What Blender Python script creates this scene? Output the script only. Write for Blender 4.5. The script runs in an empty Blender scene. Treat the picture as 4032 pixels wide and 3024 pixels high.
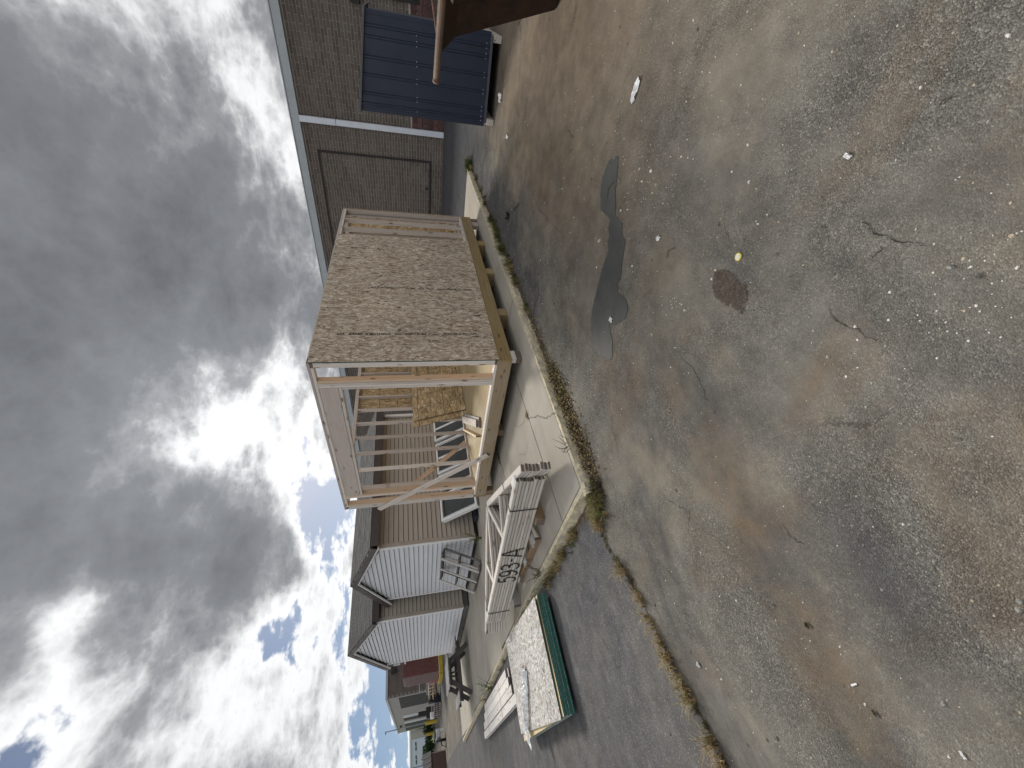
import bpy, bmesh, math, random
from mathutils import Vector, Matrix
from mathutils.geometry import tessellate_polygon

random.seed(7)
R = math.radians
scene = bpy.context.scene
COL = scene.collection

# ------------------------------------------------------------------ camera
# the place is laid out on the shed's own axes: x along its sheathed side, y along its open front
camd = bpy.data.cameras.new('camera')
cam = bpy.data.objects.new('camera', camd)
COL.objects.link(cam)
c_rt = Vector((0.697136, -0.71633, -0.02955))
c_up = Vector((0.195338, 0.150124, 0.969178))
c_fw = Vector((0.689815, 0.681421, -0.244583))
cx, cy, cz = -c_up, c_rt, -c_fw            # the phone was held on its side: the picture's left is up
cam.matrix_world = Matrix(((cx.x, cy.x, cz.x, -4.1213), (cx.y, cy.y, cz.y, -3.5883),
                           (cx.z, cy.z, cz.z, 1.647), (0, 0, 0, 1)))
camd.sensor_fit = 'HORIZONTAL'
camd.sensor_width = 36.0
camd.lens = 1579.45 / 4032 * 36.0
camd.clip_start = 0.05
camd.clip_end = 3000
scene.camera = cam

# ------------------------------------------------------------------ view
scene.view_settings.view_transform = 'Standard'
scene.view_settings.look = 'None'
scene.view_settings.exposure = 0.5
scene.view_settings.gamma = 1.0
scene.view_settings.use_curve_mapping = False
scene.cycles.max_bounces = 6
scene.cycles.diffuse_bounces = 2
scene.cycles.glossy_bounces = 3
scene.cycles.use_denoising = True
scene.cycles.adaptive_threshold = 0.02

SUN_AZ, SUN_EL = R(49.0), R(36.0)

# ------------------------------------------------------------------ world: Nishita blue behind broken cloud
world = bpy.data.worlds.new('World')
scene.world = world
world.use_nodes = True
wt = world.node_tree
wt.nodes.clear()
def wn(kind, **kw):
    n = wt.nodes.new(kind)
    for k, v in kw.items():
        setattr(n, k, v)
    return n
def wl(a, b):
    wt.links.new(a, b)
def wmath(op, a, b=None, c=None):
    n = wn('ShaderNodeMath', operation=op)
    for i, v in enumerate((a, b, c)):
        if v is None:
            continue
        if isinstance(v, (int, float)):
            n.inputs[i].default_value = v
        else:
            wl(v, n.inputs[i])
    return n.outputs[0]
def build_world():
    out = wn('ShaderNodeOutputWorld')
    bg = wn('ShaderNodeBackground')
    bg.inputs['Strength'].default_value = 0.1
    wl(bg.outputs[0], out.inputs[0])
    sky = wn('ShaderNodeTexSky', sky_type='NISHITA', sun_disc=False)
    sky.sun_elevation = SUN_EL
    sky.sun_rotation = math.pi / 2 - SUN_AZ
    sky.air_density = 1.0
    sky.dust_density = 0.6
    sky.ozone_density = 1.5
    tc = wn('ShaderNodeTexCoord')
    d = tc.outputs['Generated']
    sep = wn('ShaderNodeSeparateXYZ')
    wl(d, sep.inputs[0])
    den = wmath('ADD', wmath('MAXIMUM', sep.outputs[2], 0.0), 0.24)
    px = wmath('DIVIDE', sep.outputs[0], den)
    py = wmath('DIVIDE', sep.outputs[1], den)
    comb = wn('ShaderNodeCombineXYZ')
    wl(px, comb.inputs[0]); wl(py, comb.inputs[1])
    def noise(vec, scale, detail, rough, dist=0.0, loc=(0, 0, 0), sc=(1, 1, 1), rz=0.0):
        mp = wn('ShaderNodeMapping')
        mp.inputs['Location'].default_value = loc
        mp.inputs['Rotation'].default_value = (0, 0, rz)
        mp.inputs['Scale'].default_value = sc
        wl(vec, mp.inputs[0])
        n = wn('ShaderNodeTexNoise')
        n.inputs['Scale'].default_value = scale
        n.inputs['Detail'].default_value = detail
        n.inputs['Roughness'].default_value = rough
        n.inputs['Distortion'].default_value = dist
        wl(mp.outputs[0], n.inputs['Vector'])
        return n.outputs[0]
    P = comb.outputs[0]
    n1 = noise(P, 0.95, 9, 0.54, 0.3, (3.1, 1.7, 0.0), (1.0, 1.15, 1.0), 0.6)
    n2 = noise(P, 2.8, 10, 0.58, 0.5, (7.3, 2.2, 0.4))
    def billow(vec, scale, octaves, loc):
        """rounded heaps: folded noise, octave by octave"""
        tot, amp, w = None, 1.0, 0.0
        for k in range(octaves):
            n = noise(vec, scale * 2.15 ** k, 1, 0.5, 0.25, (loc[0] + 3.7 * k, loc[1] - 1.9 * k, loc[2] + 2.3 * k))
            a = wmath('ABSOLUTE', wmath('MULTIPLY_ADD', n, 2.0, -1.0))
            tot = wmath('MULTIPLY', a, amp) if tot is None else wmath('MULTIPLY_ADD', a, amp, tot)
            w += amp
            amp *= 0.62
        return wmath('MULTIPLY', tot, 1.0 / w)
    pf = billow(P, 2.6, 5, (2.0, 0.7, 0.0))
    pf2 = billow(d, 9.0, 4, (0.3, 1.1, 0.2))
    # cloud masses and gaps at their bearings in the sky: (direction, tightness, thickness)
    lobes = [((0.854, 0.256, 0.453), 12, .22), ((0.734, 0.537, 0.416), 22, .26), ((0.578, 0.619, 0.532), 22, .18),
             ((0.885, 0.35, 0.307), 40, .26), ((0.437, 0.782, 0.444), 80, .30), ((0.415, 0.833, 0.366), 110, .40),
             ((0.257, 0.826, 0.501), 90, .34), ((0.677, 0.452, 0.581), 10, .20), ((0.80, 0.36, 0.48), 160, -.14), ((0.80, 0.10, 0.59), 120, -.12), ((0.432, 0.688, 0.583), 60, .22),
             ((0.379, 0.872, 0.31), 160, .32), ((0.21, 0.957, 0.2), 120, .22), ((0.10, 0.975, 0.2), 90, .30),
             ((0.582, 0.667, 0.465), 150, -.26), ((0.653, 0.66, 0.37), 130, -.14), ((0.506, 0.76, 0.407), 160, -.16),
             ((0.728, 0.628, 0.276), 110, -.15), ((0.964, 0.149, 0.22), 110, -.26), ((0.877, 0.408, 0.254), 130, -.34), ((0.93, 0.27, 0.24), 140, -.16),
             ((0.379, 0.784, 0.491), 130, -.20), ((0.604, 0.764, 0.228), 90, -.12), ((0.368, 0.909, 0.194), 60, -.10),
             ((0.274, 0.799, 0.536), 140, -.16), ((0.489, 0.828, 0.276), 110, -.14), ((0.241, 0.944, 0.224), 90, -.06),
             ((0.150, 0.84, 0.52), 420, -.50), ((0.24, 0.82, 0.52), 600, -.16), ((0.33, 0.86, 0.39), 170, -.13), ((0.20, 0.93, 0.30), 150, -.09), ((0.30, 0.93, 0.22), 120, -.05), ((0.47, 0.72, 0.51), 220, -.14), ((0.315, 0.794, 0.52), 700, -.38), ((0.577, 0.718, 0.391), 520, -.22),
             ((0.508, 0.841, 0.187), 300, -.30), ((0.171, 0.978, 0.117), 160, -.42), ((0.94, 0.274, 0.204), 260, -.08),
             ((0.311, 0.909, 0.277), 500, -.16), ((0.085, 0.994, 0.073), 200, -.22)]
    acc = None
    for dr, k, w in lobes:
        v = Vector(dr).normalized()
        dp = wn('ShaderNodeVectorMath', operation='DOT_PRODUCT')
        wl(d, dp.inputs[0])
        dp.inputs[1].default_value = v
        e = wmath('EXPONENT', wmath('MULTIPLY_ADD', dp.outputs['Value'], k, -k))
        acc = wmath('MULTIPLY', e, w) if acc is None else wmath('MULTIPLY_ADD', e, w, acc)
    t = wmath('MULTIPLY_ADD', acc, 0.95, 0.45)
    t = wmath('MULTIPLY_ADD', wmath('SUBTRACT', n1, 0.5), 1.0, t)
    t = wmath('MULTIPLY_ADD', wmath('SUBTRACT', n2, 0.5), 0.85, t)
    t = wmath('MULTIPLY_ADD', wmath('SUBTRACT', pf, 0.16), 0.75, t)
    t = wmath('MULTIPLY_ADD', wmath('SUBTRACT', pf2, 0.16), 0.50, t)
    ramp = wn('ShaderNodeValToRGB')
    cr = ramp.color_ramp
    cr.interpolation = 'LINEAR'
    stops = [(0.0, (6.9, 7.0, 7.1)), (0.22, (6.9, 7.0, 7.1)), (0.29, (6.5, 6.55, 6.6)), (0.36, (5.2, 5.25, 5.3)), (0.43, (3.6, 3.65, 3.75)),
             (0.50, (2.35, 2.42, 2.55)), (0.62, (1.6, 1.67, 1.8)), (1.0, (0.95, 1.0, 1.1))]
    while len(cr.elements) < len(stops):
        cr.elements.new(0.5)
    for e, (p, c) in zip(cr.elements, stops):
        e.position = p
        e.color = (c[0] / 12, c[1] / 12, c[2] / 12, 1)
    wl(wmath('MULTIPLY', t, 0.74), ramp.inputs[0])
    scl = wn('ShaderNodeVectorMath', operation='SCALE')
    wl(ramp.outputs[0], scl.inputs[0])
    scl.inputs['Scale'].default_value = 12.0
    # clouds glow where the hidden sun stands behind them
    sd = wn('ShaderNodeVectorMath', operation='DOT_PRODUCT')
    wl(d, sd.inputs[0])
    sd.inputs[1].default_value = Vector((0.593, 0.685, 0.424)).normalized()
    glow = wmath('EXPONENT', wmath('MULTIPLY_ADD', sd.outputs['Value'], 18.0, -18.0))
    gs = wmath('MULTIPLY_ADD', glow, 0.28, 1.0)
    scl2 = wn('ShaderNodeVectorMath', operation='SCALE')
    wl(scl.outputs[0], scl2.inputs[0])
    wl(gs, scl2.inputs['Scale'])
    cover = wn('ShaderNodeMapRange', interpolation_type='SMOOTHSTEP')
    cover.inputs['From Min'].default_value = 0.19
    cover.inputs['From Max'].default_value = 0.31
    wl(t, cover.inputs['Value'])
    mix = wn('ShaderNodeMix', data_type='RGBA')
    wl(cover.outputs[0], mix.inputs['Factor'])
    dim = wn('ShaderNodeVectorMath', operation='SCALE')
    hz = wn('ShaderNodeCombineXYZ')
    wl(sep.outputs[0], hz.inputs[0]); wl(sep.outputs[1], hz.inputs[1])
    wl(wmath('ADD', wmath('MAXIMUM', sep.outputs[2], 0.0), 0.16), hz.inputs[2])
    wl(hz.outputs[0], sky.inputs['Vector'])
    wl(sky.outputs[0], dim.inputs[0])
    dim.inputs['Scale'].default_value = 0.55
    wl(dim.outputs[0], mix.inputs[6])
    wl(scl2.outputs[0], mix.inputs[7])
    wl(mix.outputs[2], bg.inputs['Color'])
build_world()

sund = bpy.data.lights.new('sun', 'SUN')
sund.energy = 2.5
sund.angle = R(14)
sund.color = (1.0, 0.95, 0.87)
sun = bpy.data.objects.new('sun', sund)
COL.objects.link(sun)
sdir = Vector((math.cos(SUN_AZ) * math.cos(SUN_EL), math.sin(SUN_AZ) * math.cos(SUN_EL), math.sin(SUN_EL)))
sun.rotation_euler = sdir.to_track_quat('Z', 'Y').to_euler()
sun.location = (0, 0, 30)

# ------------------------------------------------------------------ material helpers
class NT:
    def __init__(s, name, rough=0.8, spec=0.3, metal=0.0):
        s.m = bpy.data.materials.new(name)
        s.m.use_nodes = True
        s.t = s.m.node_tree
        s.b = s.t.nodes['Principled BSDF']
        s.b.inputs['Roughness'].default_value = rough
        s.b.inputs['Metallic'].default_value = metal
        s.b.inputs['Specular IOR Level'].default_value = spec
        s._obj = None
    def n(s, kind, **kw):
        x = s.t.nodes.new(kind)
        for k, v in kw.items():
            setattr(x, k, v)
        return x
    def l(s, a, b):
        s.t.links.new(a, b)
    def obj(s, rnd=True):
        """object coordinates, shifted at random for each object"""
        if s._obj:
            return s._obj
        tc = s.n('ShaderNodeTexCoord')
        if not rnd:
            s._obj = tc.outputs['Object']
            return s._obj
        oi = s.n('ShaderNodeObjectInfo')
        ml = s.n('ShaderNodeMath', operation='MULTIPLY')
        s.l(oi.outputs['Random'], ml.inputs[0])
        ml.inputs[1].default_value = 37.0
        ad = s.n('ShaderNodeVectorMath', operation='ADD')
        s.l(tc.outputs['Object'], ad.inputs[0])
        s.l(ml.outputs[0], ad.inputs[1])
        s._obj = ad.outputs[0]
        s._rand = oi.outputs['Random']
        return s._obj
    def map(s, vec, scale=(1, 1, 1), rot=(0, 0, 0), loc=(0, 0, 0)):
        mp = s.n('ShaderNodeMapping')
        mp.inputs['Scale'].default_value = scale
        mp.inputs['Rotation'].default_value = rot
        mp.inputs['Location'].default_value = loc
        s.l(vec, mp.inputs[0])
        return mp.outputs[0]
    def noise(s, vec, scale, detail=4, rough=0.55, dist=0.0, col=False):
        x = s.n('ShaderNodeTexNoise')
        x.inputs['Scale'].default_value = scale
        x.inputs['Detail'].default_value = detail
        x.inputs['Roughness'].default_value = rough
        x.inputs['Distortion'].default_value = dist
        s.l(vec, x.inputs['Vector'])
        return x.outputs[1 if col else 0]
    def vor(s, vec, scale, feature='F1', rnd=1.0):
        x = s.n('ShaderNodeTexVoronoi', feature=feature)
        x.inputs['Scale'].default_value = scale
        x.inputs['Randomness'].default_value = rnd
        s.l(vec, x.inputs['Vector'])
        return x
    def ramp(s, fac, stops, interp='LINEAR'):
        x = s.n('ShaderNodeValToRGB')
        cr = x.color_ramp
        cr.interpolation = interp
        while len(cr.elements) < len(stops):
            cr.elements.new(0.5)
        for e, (p, c) in zip(cr.elements, stops):
            e.position = p
            if isinstance(c, (int, float)):
                c = (c, c, c)
            e.color = (c[0], c[1], c[2], 1)
        s.l(fac, x.inputs[0])
        return x.outputs[0]
    def math(s, op, a, b=None, c=None):
        x = s.n('ShaderNodeMath', operation=op)
        for i, v in enumerate((a, b, c)):
            if v is None:
                continue
            if isinstance(v, (int, float)):
                x.inputs[i].default_value = v
            else:
                s.l(v, x.inputs[i])
        return x.outputs[0]
    def mix(s, fac, a, b, mode='MIX'):
        x = s.n('ShaderNodeMix', data_type='RGBA', blend_type=mode)
        for sock, v in ((x.inputs['Factor'], fac), (x.inputs[6], a), (x.inputs[7], b)):
            if isinstance(v, (int, float)):
                sock.default_value = v
            elif isinstance(v, tuple):
                sock.default_value = (v[0], v[1], v[2], 1)
            else:
                s.l(v, sock)
        return x.outputs[2]
    def color(s, c):
        if isinstance(c, tuple):
            s.b.inputs['Base Color'].default_value = (c[0], c[1], c[2], 1)
        else:
            s.l(c, s.b.inputs['Base Color'])
    def bump(s, h, strength=0.3, dist=0.01):
        x = s.n('ShaderNodeBump')
        x.inputs['Strength'].default_value = strength
        x.inputs['Distance'].default_value = dist
        s.l(h, x.inputs['Height'])
        s.l(x.outputs[0], s.b.inputs['Normal'])
    def rough(s, v):
        s.l(v, s.b.inputs['Roughness'])
MAT = {}

def lumber(name, base, late, knot=(0.13, 0.075, 0.045), stain=0.25, grey=(0.42, 0.41, 0.40)):
    """sawn softwood, grain along the board's own x axis"""
    m = NT(name, 0.75, 0.25)
    o = m.obj()
    g = m.map(o, (1.2, 26, 26))
    a = m.noise(g, 1.0, 6, 0.6, 0.6)
    col = m.ramp(a, [(0.30, late), (0.47, base), (0.62, base), (0.78, late)])
    fine = m.noise(m.map(o, (6, 160, 160)), 1.0, 3, 0.6)
    col = m.mix(m.ramp(fine, [(0.35, 0.30), (0.6, 0.0)]), col, late)
    # knots
    v = m.vor(m.map(o, (3.4, 9.5, 9.5)), 1.0)
    dd = m.math('ADD', v.outputs['Distance'], m.math('MULTIPLY', m.noise(o, 40, 3), 0.10))
    col = m.mix(m.ramp(dd, [(0.11, 0.95), (0.19, 0.55), (0.27, 0.0)]), col, knot)
    # weather: grey and tone drift
    w = m.noise(o, 2.3, 5, 0.65)
    col = m.mix(m.math('MULTIPLY', m.ramp(w, [(0.42, 0.0), (0.72, 1.0)]), stain), col, grey)
    hv = m.n('ShaderNodeHueSaturation')
    m.l(m.math('MULTIPLY_ADD', m._rand, 0.30, 0.85), hv.inputs['Value'])
    m.l(col, hv.inputs['Color'])
    m.color(hv.outputs[0])
    m.bump(fine, 0.25, 0.004)
    MAT[name] = m.m
    return m.m

def osb(name, pal, dark, scale=1.0, axis='Z', grid=None, green=0.0, flake_len=4.2):
    """oriented strand board: overlapping long flakes, each with its own tone"""
    m = NT(name, 0.7, 0.3)
    o = m.obj()
    wob = m.noise(o, 3.0 * scale, 3, 0.5, 0, True)
    vm = m.n('ShaderNodeVectorMath', operation='MULTIPLY_ADD')
    m.l(wob, vm.inputs[0])
    vm.inputs[1].default_value = (0.10, 0.10, 0.10)
    m.l(o, vm.inputs[2])
    q = vm.outputs[0]
    s0 = 46.0 * scale
    def flakes(rot, k):
        sc = {'Z': (s0 * k, s0 * k, s0 * k / flake_len), 'X': (s0 * k / flake_len, s0 * k, s0 * k),
              'Y': (s0 * k, s0 * k / flake_len, s0 * k)}[axis]
        rr = {'Z': (rot, rot, 0), 'X': (0, rot, rot), 'Y': (rot, 0, rot)}[axis]
        mp = m.n('ShaderNodeMapping', vector_type='TEXTURE')
        mp.inputs['Rotation'].default_value = rr
        m.l(q, mp.inputs[0])
        v = m.vor(m.map(mp.outputs[0], sc), 1.0)
        return v
    fa, fb, fc = flakes(0.10, 1.0), flakes(-0.34, 0.8), flakes(0.62, 0.9)
    def tone(v):
        sp = m.n('ShaderNodeSeparateColor')
        m.l(v.outputs['Color'], sp.inputs[0])
        return sp
    ta, tb, tcn = tone(fa), tone(fb), tone(fc)
    pick = m.ramp(tb.outputs[1], [(0.60, 0.0), (0.61, 1.0)], 'CONSTANT')
    pick2 = m.ramp(tcn.outputs[1], [(0.86, 0.0), (0.865, 1.0)], 'CONSTANT')
    val = m.math('ADD', m.math('MULTIPLY', ta.outputs[0], m.math('SUBTRACT', 1.0, pick)),
                 m.math('MULTIPLY', tb.outputs[0], pick))
    val = m.math('ADD', m.math('MULTIPLY', val, m.math('SUBTRACT', 1.0, pick2)),
                 m.math('MULTIPLY', m.math('MULTIPLY_ADD', tcn.outputs[0], 0.4, 0.6), pick2))
    col = m.ramp(val, [(0.0, dark), (0.010, dark), (0.015, pal[0]), (0.35, pal[1]), (0.70, pal[2]), (0.93, pal[3]), (1.0, pal[4])])
    def sliver(rot, k, ln, cut, dmax):
        sc = {'Z': (s0 * k, s0 * k, s0 * k / ln), 'X': (s0 * k / ln, s0 * k, s0 * k), 'Y': (s0 * k, s0 * k / ln, s0 * k)}[axis]
        rr = {'Z': (rot, rot, 0), 'X': (0, rot, rot), 'Y': (rot, 0, rot)}[axis]
        mp = m.n('ShaderNodeMapping', vector_type='TEXTURE')
        mp.inputs['Rotation'].default_value = rr
        m.l(q, mp.inputs[0])
        v = m.vor(m.map(mp.outputs[0], sc), 1.0)
        return m.math('MULTIPLY', m.math('GREATER_THAN', tone(v).outputs[0], cut), m.math('LESS_THAN', v.outputs['Distance'], dmax))
    col = m.mix(m.math('MULTIPLY', sliver(0.45, 0.85, 5.0, 0.93, 0.34), 0.9), col, pal[4])
    col = m.mix(m.math('MULTIPLY', sliver(-0.55, 0.95, 5.0, 0.95, 0.34), 0.9), col, pal[4])
    col = m.mix(m.math('MULTIPLY', sliver(0.04, 0.9, 6.0, 0.945, 0.36), 0.9), col, dark)
    fibre = m.noise(m.map(q, {'Z': (220, 220, 18), 'X': (18, 220, 220), 'Y': (220, 18, 220)}[axis]), scale, 3, 0.6)
    col = m.mix(m.ramp(fibre, [(0.3, 0.30), (0.6, 0.0)]), col, pal[0])
    edge = m.math('MULTIPLY', fa.outputs['Distance'], 1.0)
    col = m.mix(m.ramp(edge, [(0.50, 0.0), (0.85, 0.35)]), col, dark)
    big = m.noise(o, 1.6, 4, 0.6)
    hv = m.n('ShaderNodeHueSaturation')
    m.l(m.ramp(big, [(0.3, 0.86), (0.7, 1.08)]), hv.inputs['Value'])
    m.l(col, hv.inputs['Color'])
    col = hv.outputs[0]
    if green:
        col = m.mix(m.math('MULTIPLY', m.ramp(m.noise(o, 2.2, 4, 0.6), [(0.5, 0.0), (0.68, 1.0)]), green), col, (0.10, 0.13, 0.09))
    if grid:
        tc2 = m.n('ShaderNodeTexCoord')
        sp = m.n('ShaderNodeSeparateXYZ')
        m.l(tc2.outputs['Object'], sp.inputs[0])
        lines = None
        for ax, pitch, off in grid:
            x = m.math('PINGPONG', m.math('ADD', sp.outputs['XYZ'.index(ax)], off), pitch / 2)
            ln = m.math('LESS_THAN', x, 0.005)
            lines = ln if lines is None else m.math('MAXIMUM', lines, ln)
        col = m.mix(m.math('MULTIPLY', lines, 0.85), col, (0.03, 0.03, 0.03))
    m.color(col)
    m.bump(m.math('ADD', val, m.math('MULTIPLY', fibre, 0.5)), 0.35, 0.004)
    MAT[name] = m.m
    return m.m

def painted(name, col, rough=0.6, var=0.15, spec=0.4, grime=(0.12, 0.10, 0.08), gamt=0.15, metal=0.0, scale=3.0, dust=None):
    m = NT(name, rough, spec, metal)
    o = m.obj()
    a = m.noise(o, scale, 6, 0.6)
    lo = tuple(c * (1 - var) for c in col)
    c = m.ramp(a, [(0.35, lo), (0.65, col)])
    g = m.noise(m.map(o, (1, 1, 0.35)), scale * 2.3, 7, 0.7)
    c = m.mix(m.math('MULTIPLY', m.ramp(g, [(0.52, 0.0), (0.75, 1.0)]), gamt), c, grime)
    m.color(c)
    m.rough(m.ramp(a, [(0.3, min(1, rough + 0.12)), (0.7, max(0.05, rough - 0.08))]))
    m.bump(g, 0.10, 0.004)
    MAT[name] = m.m
    return m.m

def rusty(name, base, rust, rough=0.75):
    m = NT(name, rough, 0.3)
    o = m.obj(False)
    a = m.noise(o, 4.5, 8, 0.68, 0.4)
    b = m.noise(m.map(o, (1, 1, 0.25)), 14, 6, 0.7)
    c = m.ramp(a, [(0.36, base), (0.52, tuple(0.5 * (x + y) for x, y in zip(base, rust))), (0.68, rust)])
    c = m.mix(m.ramp(b, [(0.50, 0.0), (0.72, 0.6)]), c, tuple(0.35 * x for x in base))
    c = m.mix(m.ramp(m.noise(o, 9, 5, 0.7), [(0.68, 0.0), (0.74, 0.7)]), c, (0.30, 0.24, 0.19))
    m.color(c)
    m.bump(a, 0.5, 0.01)
    MAT[name] = m.m

lumber('stud_white', (0.66, 0.60, 0.55), (0.47, 0.41, 0.36), stain=0.35, grey=(0.52, 0.52, 0.54))
lumber('stud_tan', (0.60, 0.44, 0.31), (0.43, 0.28, 0.18), stain=0.25)
lumber('stud_grey', (0.52, 0.45, 0.40), (0.36, 0.30, 0.26), stain=0.5)
lumber('treated', (0.31, 0.225, 0.105), (0.19, 0.128, 0.055), knot=(0.12, 0.07, 0.03), stain=0.2, grey=(0.36, 0.33, 0.28))
lumber('treated_pale', (0.39, 0.30, 0.195), (0.25, 0.185, 0.115), stain=0.3)
lumber('block_brown', (0.28, 0.19, 0.12), (0.17, 0.11, 0.07), stain=0.3, grey=(0.24, 0.22, 0.20))
lumber('end_dark', (0.16, 0.125, 0.10), (0.09, 0.07, 0.055), stain=0.2, grey=(0.2, 0.19, 0.18))
lumber('truss_wood', (0.57, 0.525, 0.47), (0.33, 0.285, 0.24), stain=0.55, grey=(0.54, 0.53, 0.515))
lumber('old_grey', (0.45, 0.43, 0.41), (0.24, 0.22, 0.205), stain=0.6, grey=(0.55, 0.54, 0.53))
lumber('old_dark', (0.11, 0.105, 0.10), (0.055, 0.05, 0.05), stain=0.4, grey=(0.16, 0.155, 0.15))
lumber('white_board', (0.70, 0.67, 0.63), (0.55, 0.51, 0.47), stain=0.4, grey=(0.60, 0.60, 0.60))
lumber('fresh_pine', (0.72, 0.56, 0.36), (0.58, 0.42, 0.25), stain=0.1)
lumber('ply_floor', (0.36, 0.275, 0.145), (0.21, 0.155, 0.08), knot=(0.2, 0.14, 0.08), stain=0.45, grey=(0.33, 0.30, 0.25))
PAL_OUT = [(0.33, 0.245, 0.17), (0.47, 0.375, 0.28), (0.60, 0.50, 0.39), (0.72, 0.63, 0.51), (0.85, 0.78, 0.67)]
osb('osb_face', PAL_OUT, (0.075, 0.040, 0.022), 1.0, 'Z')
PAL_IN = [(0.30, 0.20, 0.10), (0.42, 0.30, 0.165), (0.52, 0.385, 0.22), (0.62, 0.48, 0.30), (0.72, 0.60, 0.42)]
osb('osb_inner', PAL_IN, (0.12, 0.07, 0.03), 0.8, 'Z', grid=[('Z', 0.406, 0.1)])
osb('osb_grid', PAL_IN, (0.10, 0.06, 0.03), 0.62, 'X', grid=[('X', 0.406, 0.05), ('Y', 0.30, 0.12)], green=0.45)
PAL_GREY = [(0.27, 0.25, 0.23), (0.38, 0.36, 0.335), (0.50, 0.48, 0.455), (0.61, 0.595, 0.57), (0.72, 0.71, 0.69)]
osb('osb_weathered', PAL_GREY, (0.13, 0.105, 0.085), 1.05, 'Y')
painted('green_edge', (0.010, 0.085, 0.070), 0.8, 0.4, 0.2, (0.02, 0.04, 0.035), 0.5, scale=12)
painted('cream_edge', (0.62, 0.50, 0.30), 0.8, 0.2, 0.2)

def strand_edge():
    """painted edge of a sheet stack: fine layered streaks"""
    m = NT('green_layers', 0.75, 0.25)
    o = m.obj()
    a = m.noise(m.map(o, (3, 3, 420)), 1.0, 4, 0.7)
    c = m.ramp(a, [(0.35, (0.004, 0.040, 0.036)), (0.5, (0.010, 0.115, 0.095)), (0.7, (0.035, 0.19, 0.155))])
    m.color(c)
    m.bump(a, 0.5, 0.004)
    MAT['green_layers'] = m.m
strand_edge()

def siding_mat(name, col, rough):
    m = NT(name, rough, 0.45)
    o = m.obj()
    g = m.noise(m.map(o, (3, 60, 60)), 1.0, 4, 0.6)
    c = m.ramp(g, [(0.3, tuple(0.93 * x for x in col)), (0.7, col)])
    dirt = m.noise(o, 1.7, 6, 0.65)
    c = m.mix(m.math('MULTIPLY', m.ramp(dirt, [(0.45, 0.0), (0.8, 1.0)]), 0.28), c, tuple(0.62 * x for x in col))
    hv = m.n('ShaderNodeHueSaturation')
    m.l(m.math('MULTIPLY_ADD', m._rand, 0.08, 0.95), hv.inputs['Value'])
    m.l(c, hv.inputs['Color'])
    m.color(hv.outputs[0])
    m.bump(g, 0.08, 0.003)
    MAT[name] = m.m
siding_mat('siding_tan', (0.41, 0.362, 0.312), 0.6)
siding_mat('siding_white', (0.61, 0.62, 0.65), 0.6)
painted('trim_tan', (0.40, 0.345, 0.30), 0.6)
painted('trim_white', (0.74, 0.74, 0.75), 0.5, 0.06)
painted('fascia_brown', (0.060, 0.045, 0.042), 0.5, 0.15)
painted('soffit', (0.20, 0.165, 0.14), 0.7)
painted('skirt', (0.13, 0.125, 0.12), 0.85, 0.3)
painted('skirt_dark', (0.04, 0.04, 0.042), 0.9, 0.3)
painted('vinyl_white', (0.78, 0.79, 0.80), 0.35, 0.05, 0.5, (0.3, 0.28, 0.25), 0.2)
painted('blue_metal', (0.015, 0.026, 0.056), 0.42, 0.12, 0.5, (0.06, 0.06, 0.07), 0.25)
painted('blue_trim', (0.09, 0.10, 0.125), 0.45, 0.1)
painted('screw_head', (0.75, 0.76, 0.78), 0.35, 0.05, 0.6)
painted('gutter_white', (0.66, 0.70, 0.78), 0.4, 0.06, 0.5)
painted('roof_fascia', (0.40, 0.44, 0.47), 0.45, 0.07, 0.5)
painted('container_red', (0.15, 0.055, 0.050), 0.6, 0.25)
painted('container_dull', (0.22, 0.15, 0.145), 0.6, 0.2)
painted('yellow_paint', (0.45, 0.33, 0.035), 0.6, 0.2, gamt=0.4)
painted('black_plastic', (0.018, 0.018, 0.02), 0.5, 0.2)
painted('navy_tarp', (0.02, 0.028, 0.05), 0.6, 0.4)
painted('galv', (0.50, 0.52, 0.54), 0.4, 0.15, 0.6)
painted('pale_metal', (0.62, 0.64, 0.66), 0.45, 0.1, 0.5)
painted('bin_brown', (0.085, 0.052, 0.045), 0.6, 0.2)
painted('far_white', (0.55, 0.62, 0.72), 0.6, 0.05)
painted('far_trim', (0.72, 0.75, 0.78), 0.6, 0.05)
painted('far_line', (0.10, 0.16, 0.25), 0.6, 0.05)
painted('lawn', (0.10, 0.15, 0.035), 0.9, 0.3)
painted('leaf_dark', (0.030, 0.055, 0.018), 0.8, 0.4, 0.2, scale=9)
painted('leaf_olive', (0.185, 0.180, 0.065), 0.8, 0.4, 0.2, scale=15)
painted('leaf_green', (0.085, 0.125, 0.040), 0.8, 0.4, 0.2, scale=15)
painted('leaf_dry', (0.36, 0.27, 0.14), 0.85, 0.35, 0.2, scale=15)
painted('moss_brown', (0.105, 0.082, 0.048), 0.9, 0.4, 0.1, scale=20)
painted('soil', (0.13, 0.10, 0.065), 0.95, 0.35, 0.1, scale=14)
painted('stone_white', (0.68, 0.66, 0.60), 0.8, 0.2)
painted('stone_tan', (0.48, 0.40, 0.30), 0.85, 0.25)
painted('stone_grey', (0.30, 0.30, 0.28), 0.85, 0.25)
painted('paper_white', (0.80, 0.80, 0.80), 0.7, 0.08)
painted('lemon', (0.72, 0.60, 0.10), 0.5, 0.25, scale=60)
painted('red_plastic', (0.45, 0.03, 0.03), 0.5, 0.2)
painted('strap_black', (0.012, 0.013, 0.014), 0.45, 0.1)
painted('ink', (0.012, 0.012, 0.012), 0.8, 0.1, gamt=0)
painted('ink_faded', (0.030, 0.024, 0.022), 0.8, 0.3, gamt=0, scale=60)
painted('cmu', (0.25, 0.24, 0.225), 0.9, 0.2, 0.2)
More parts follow.
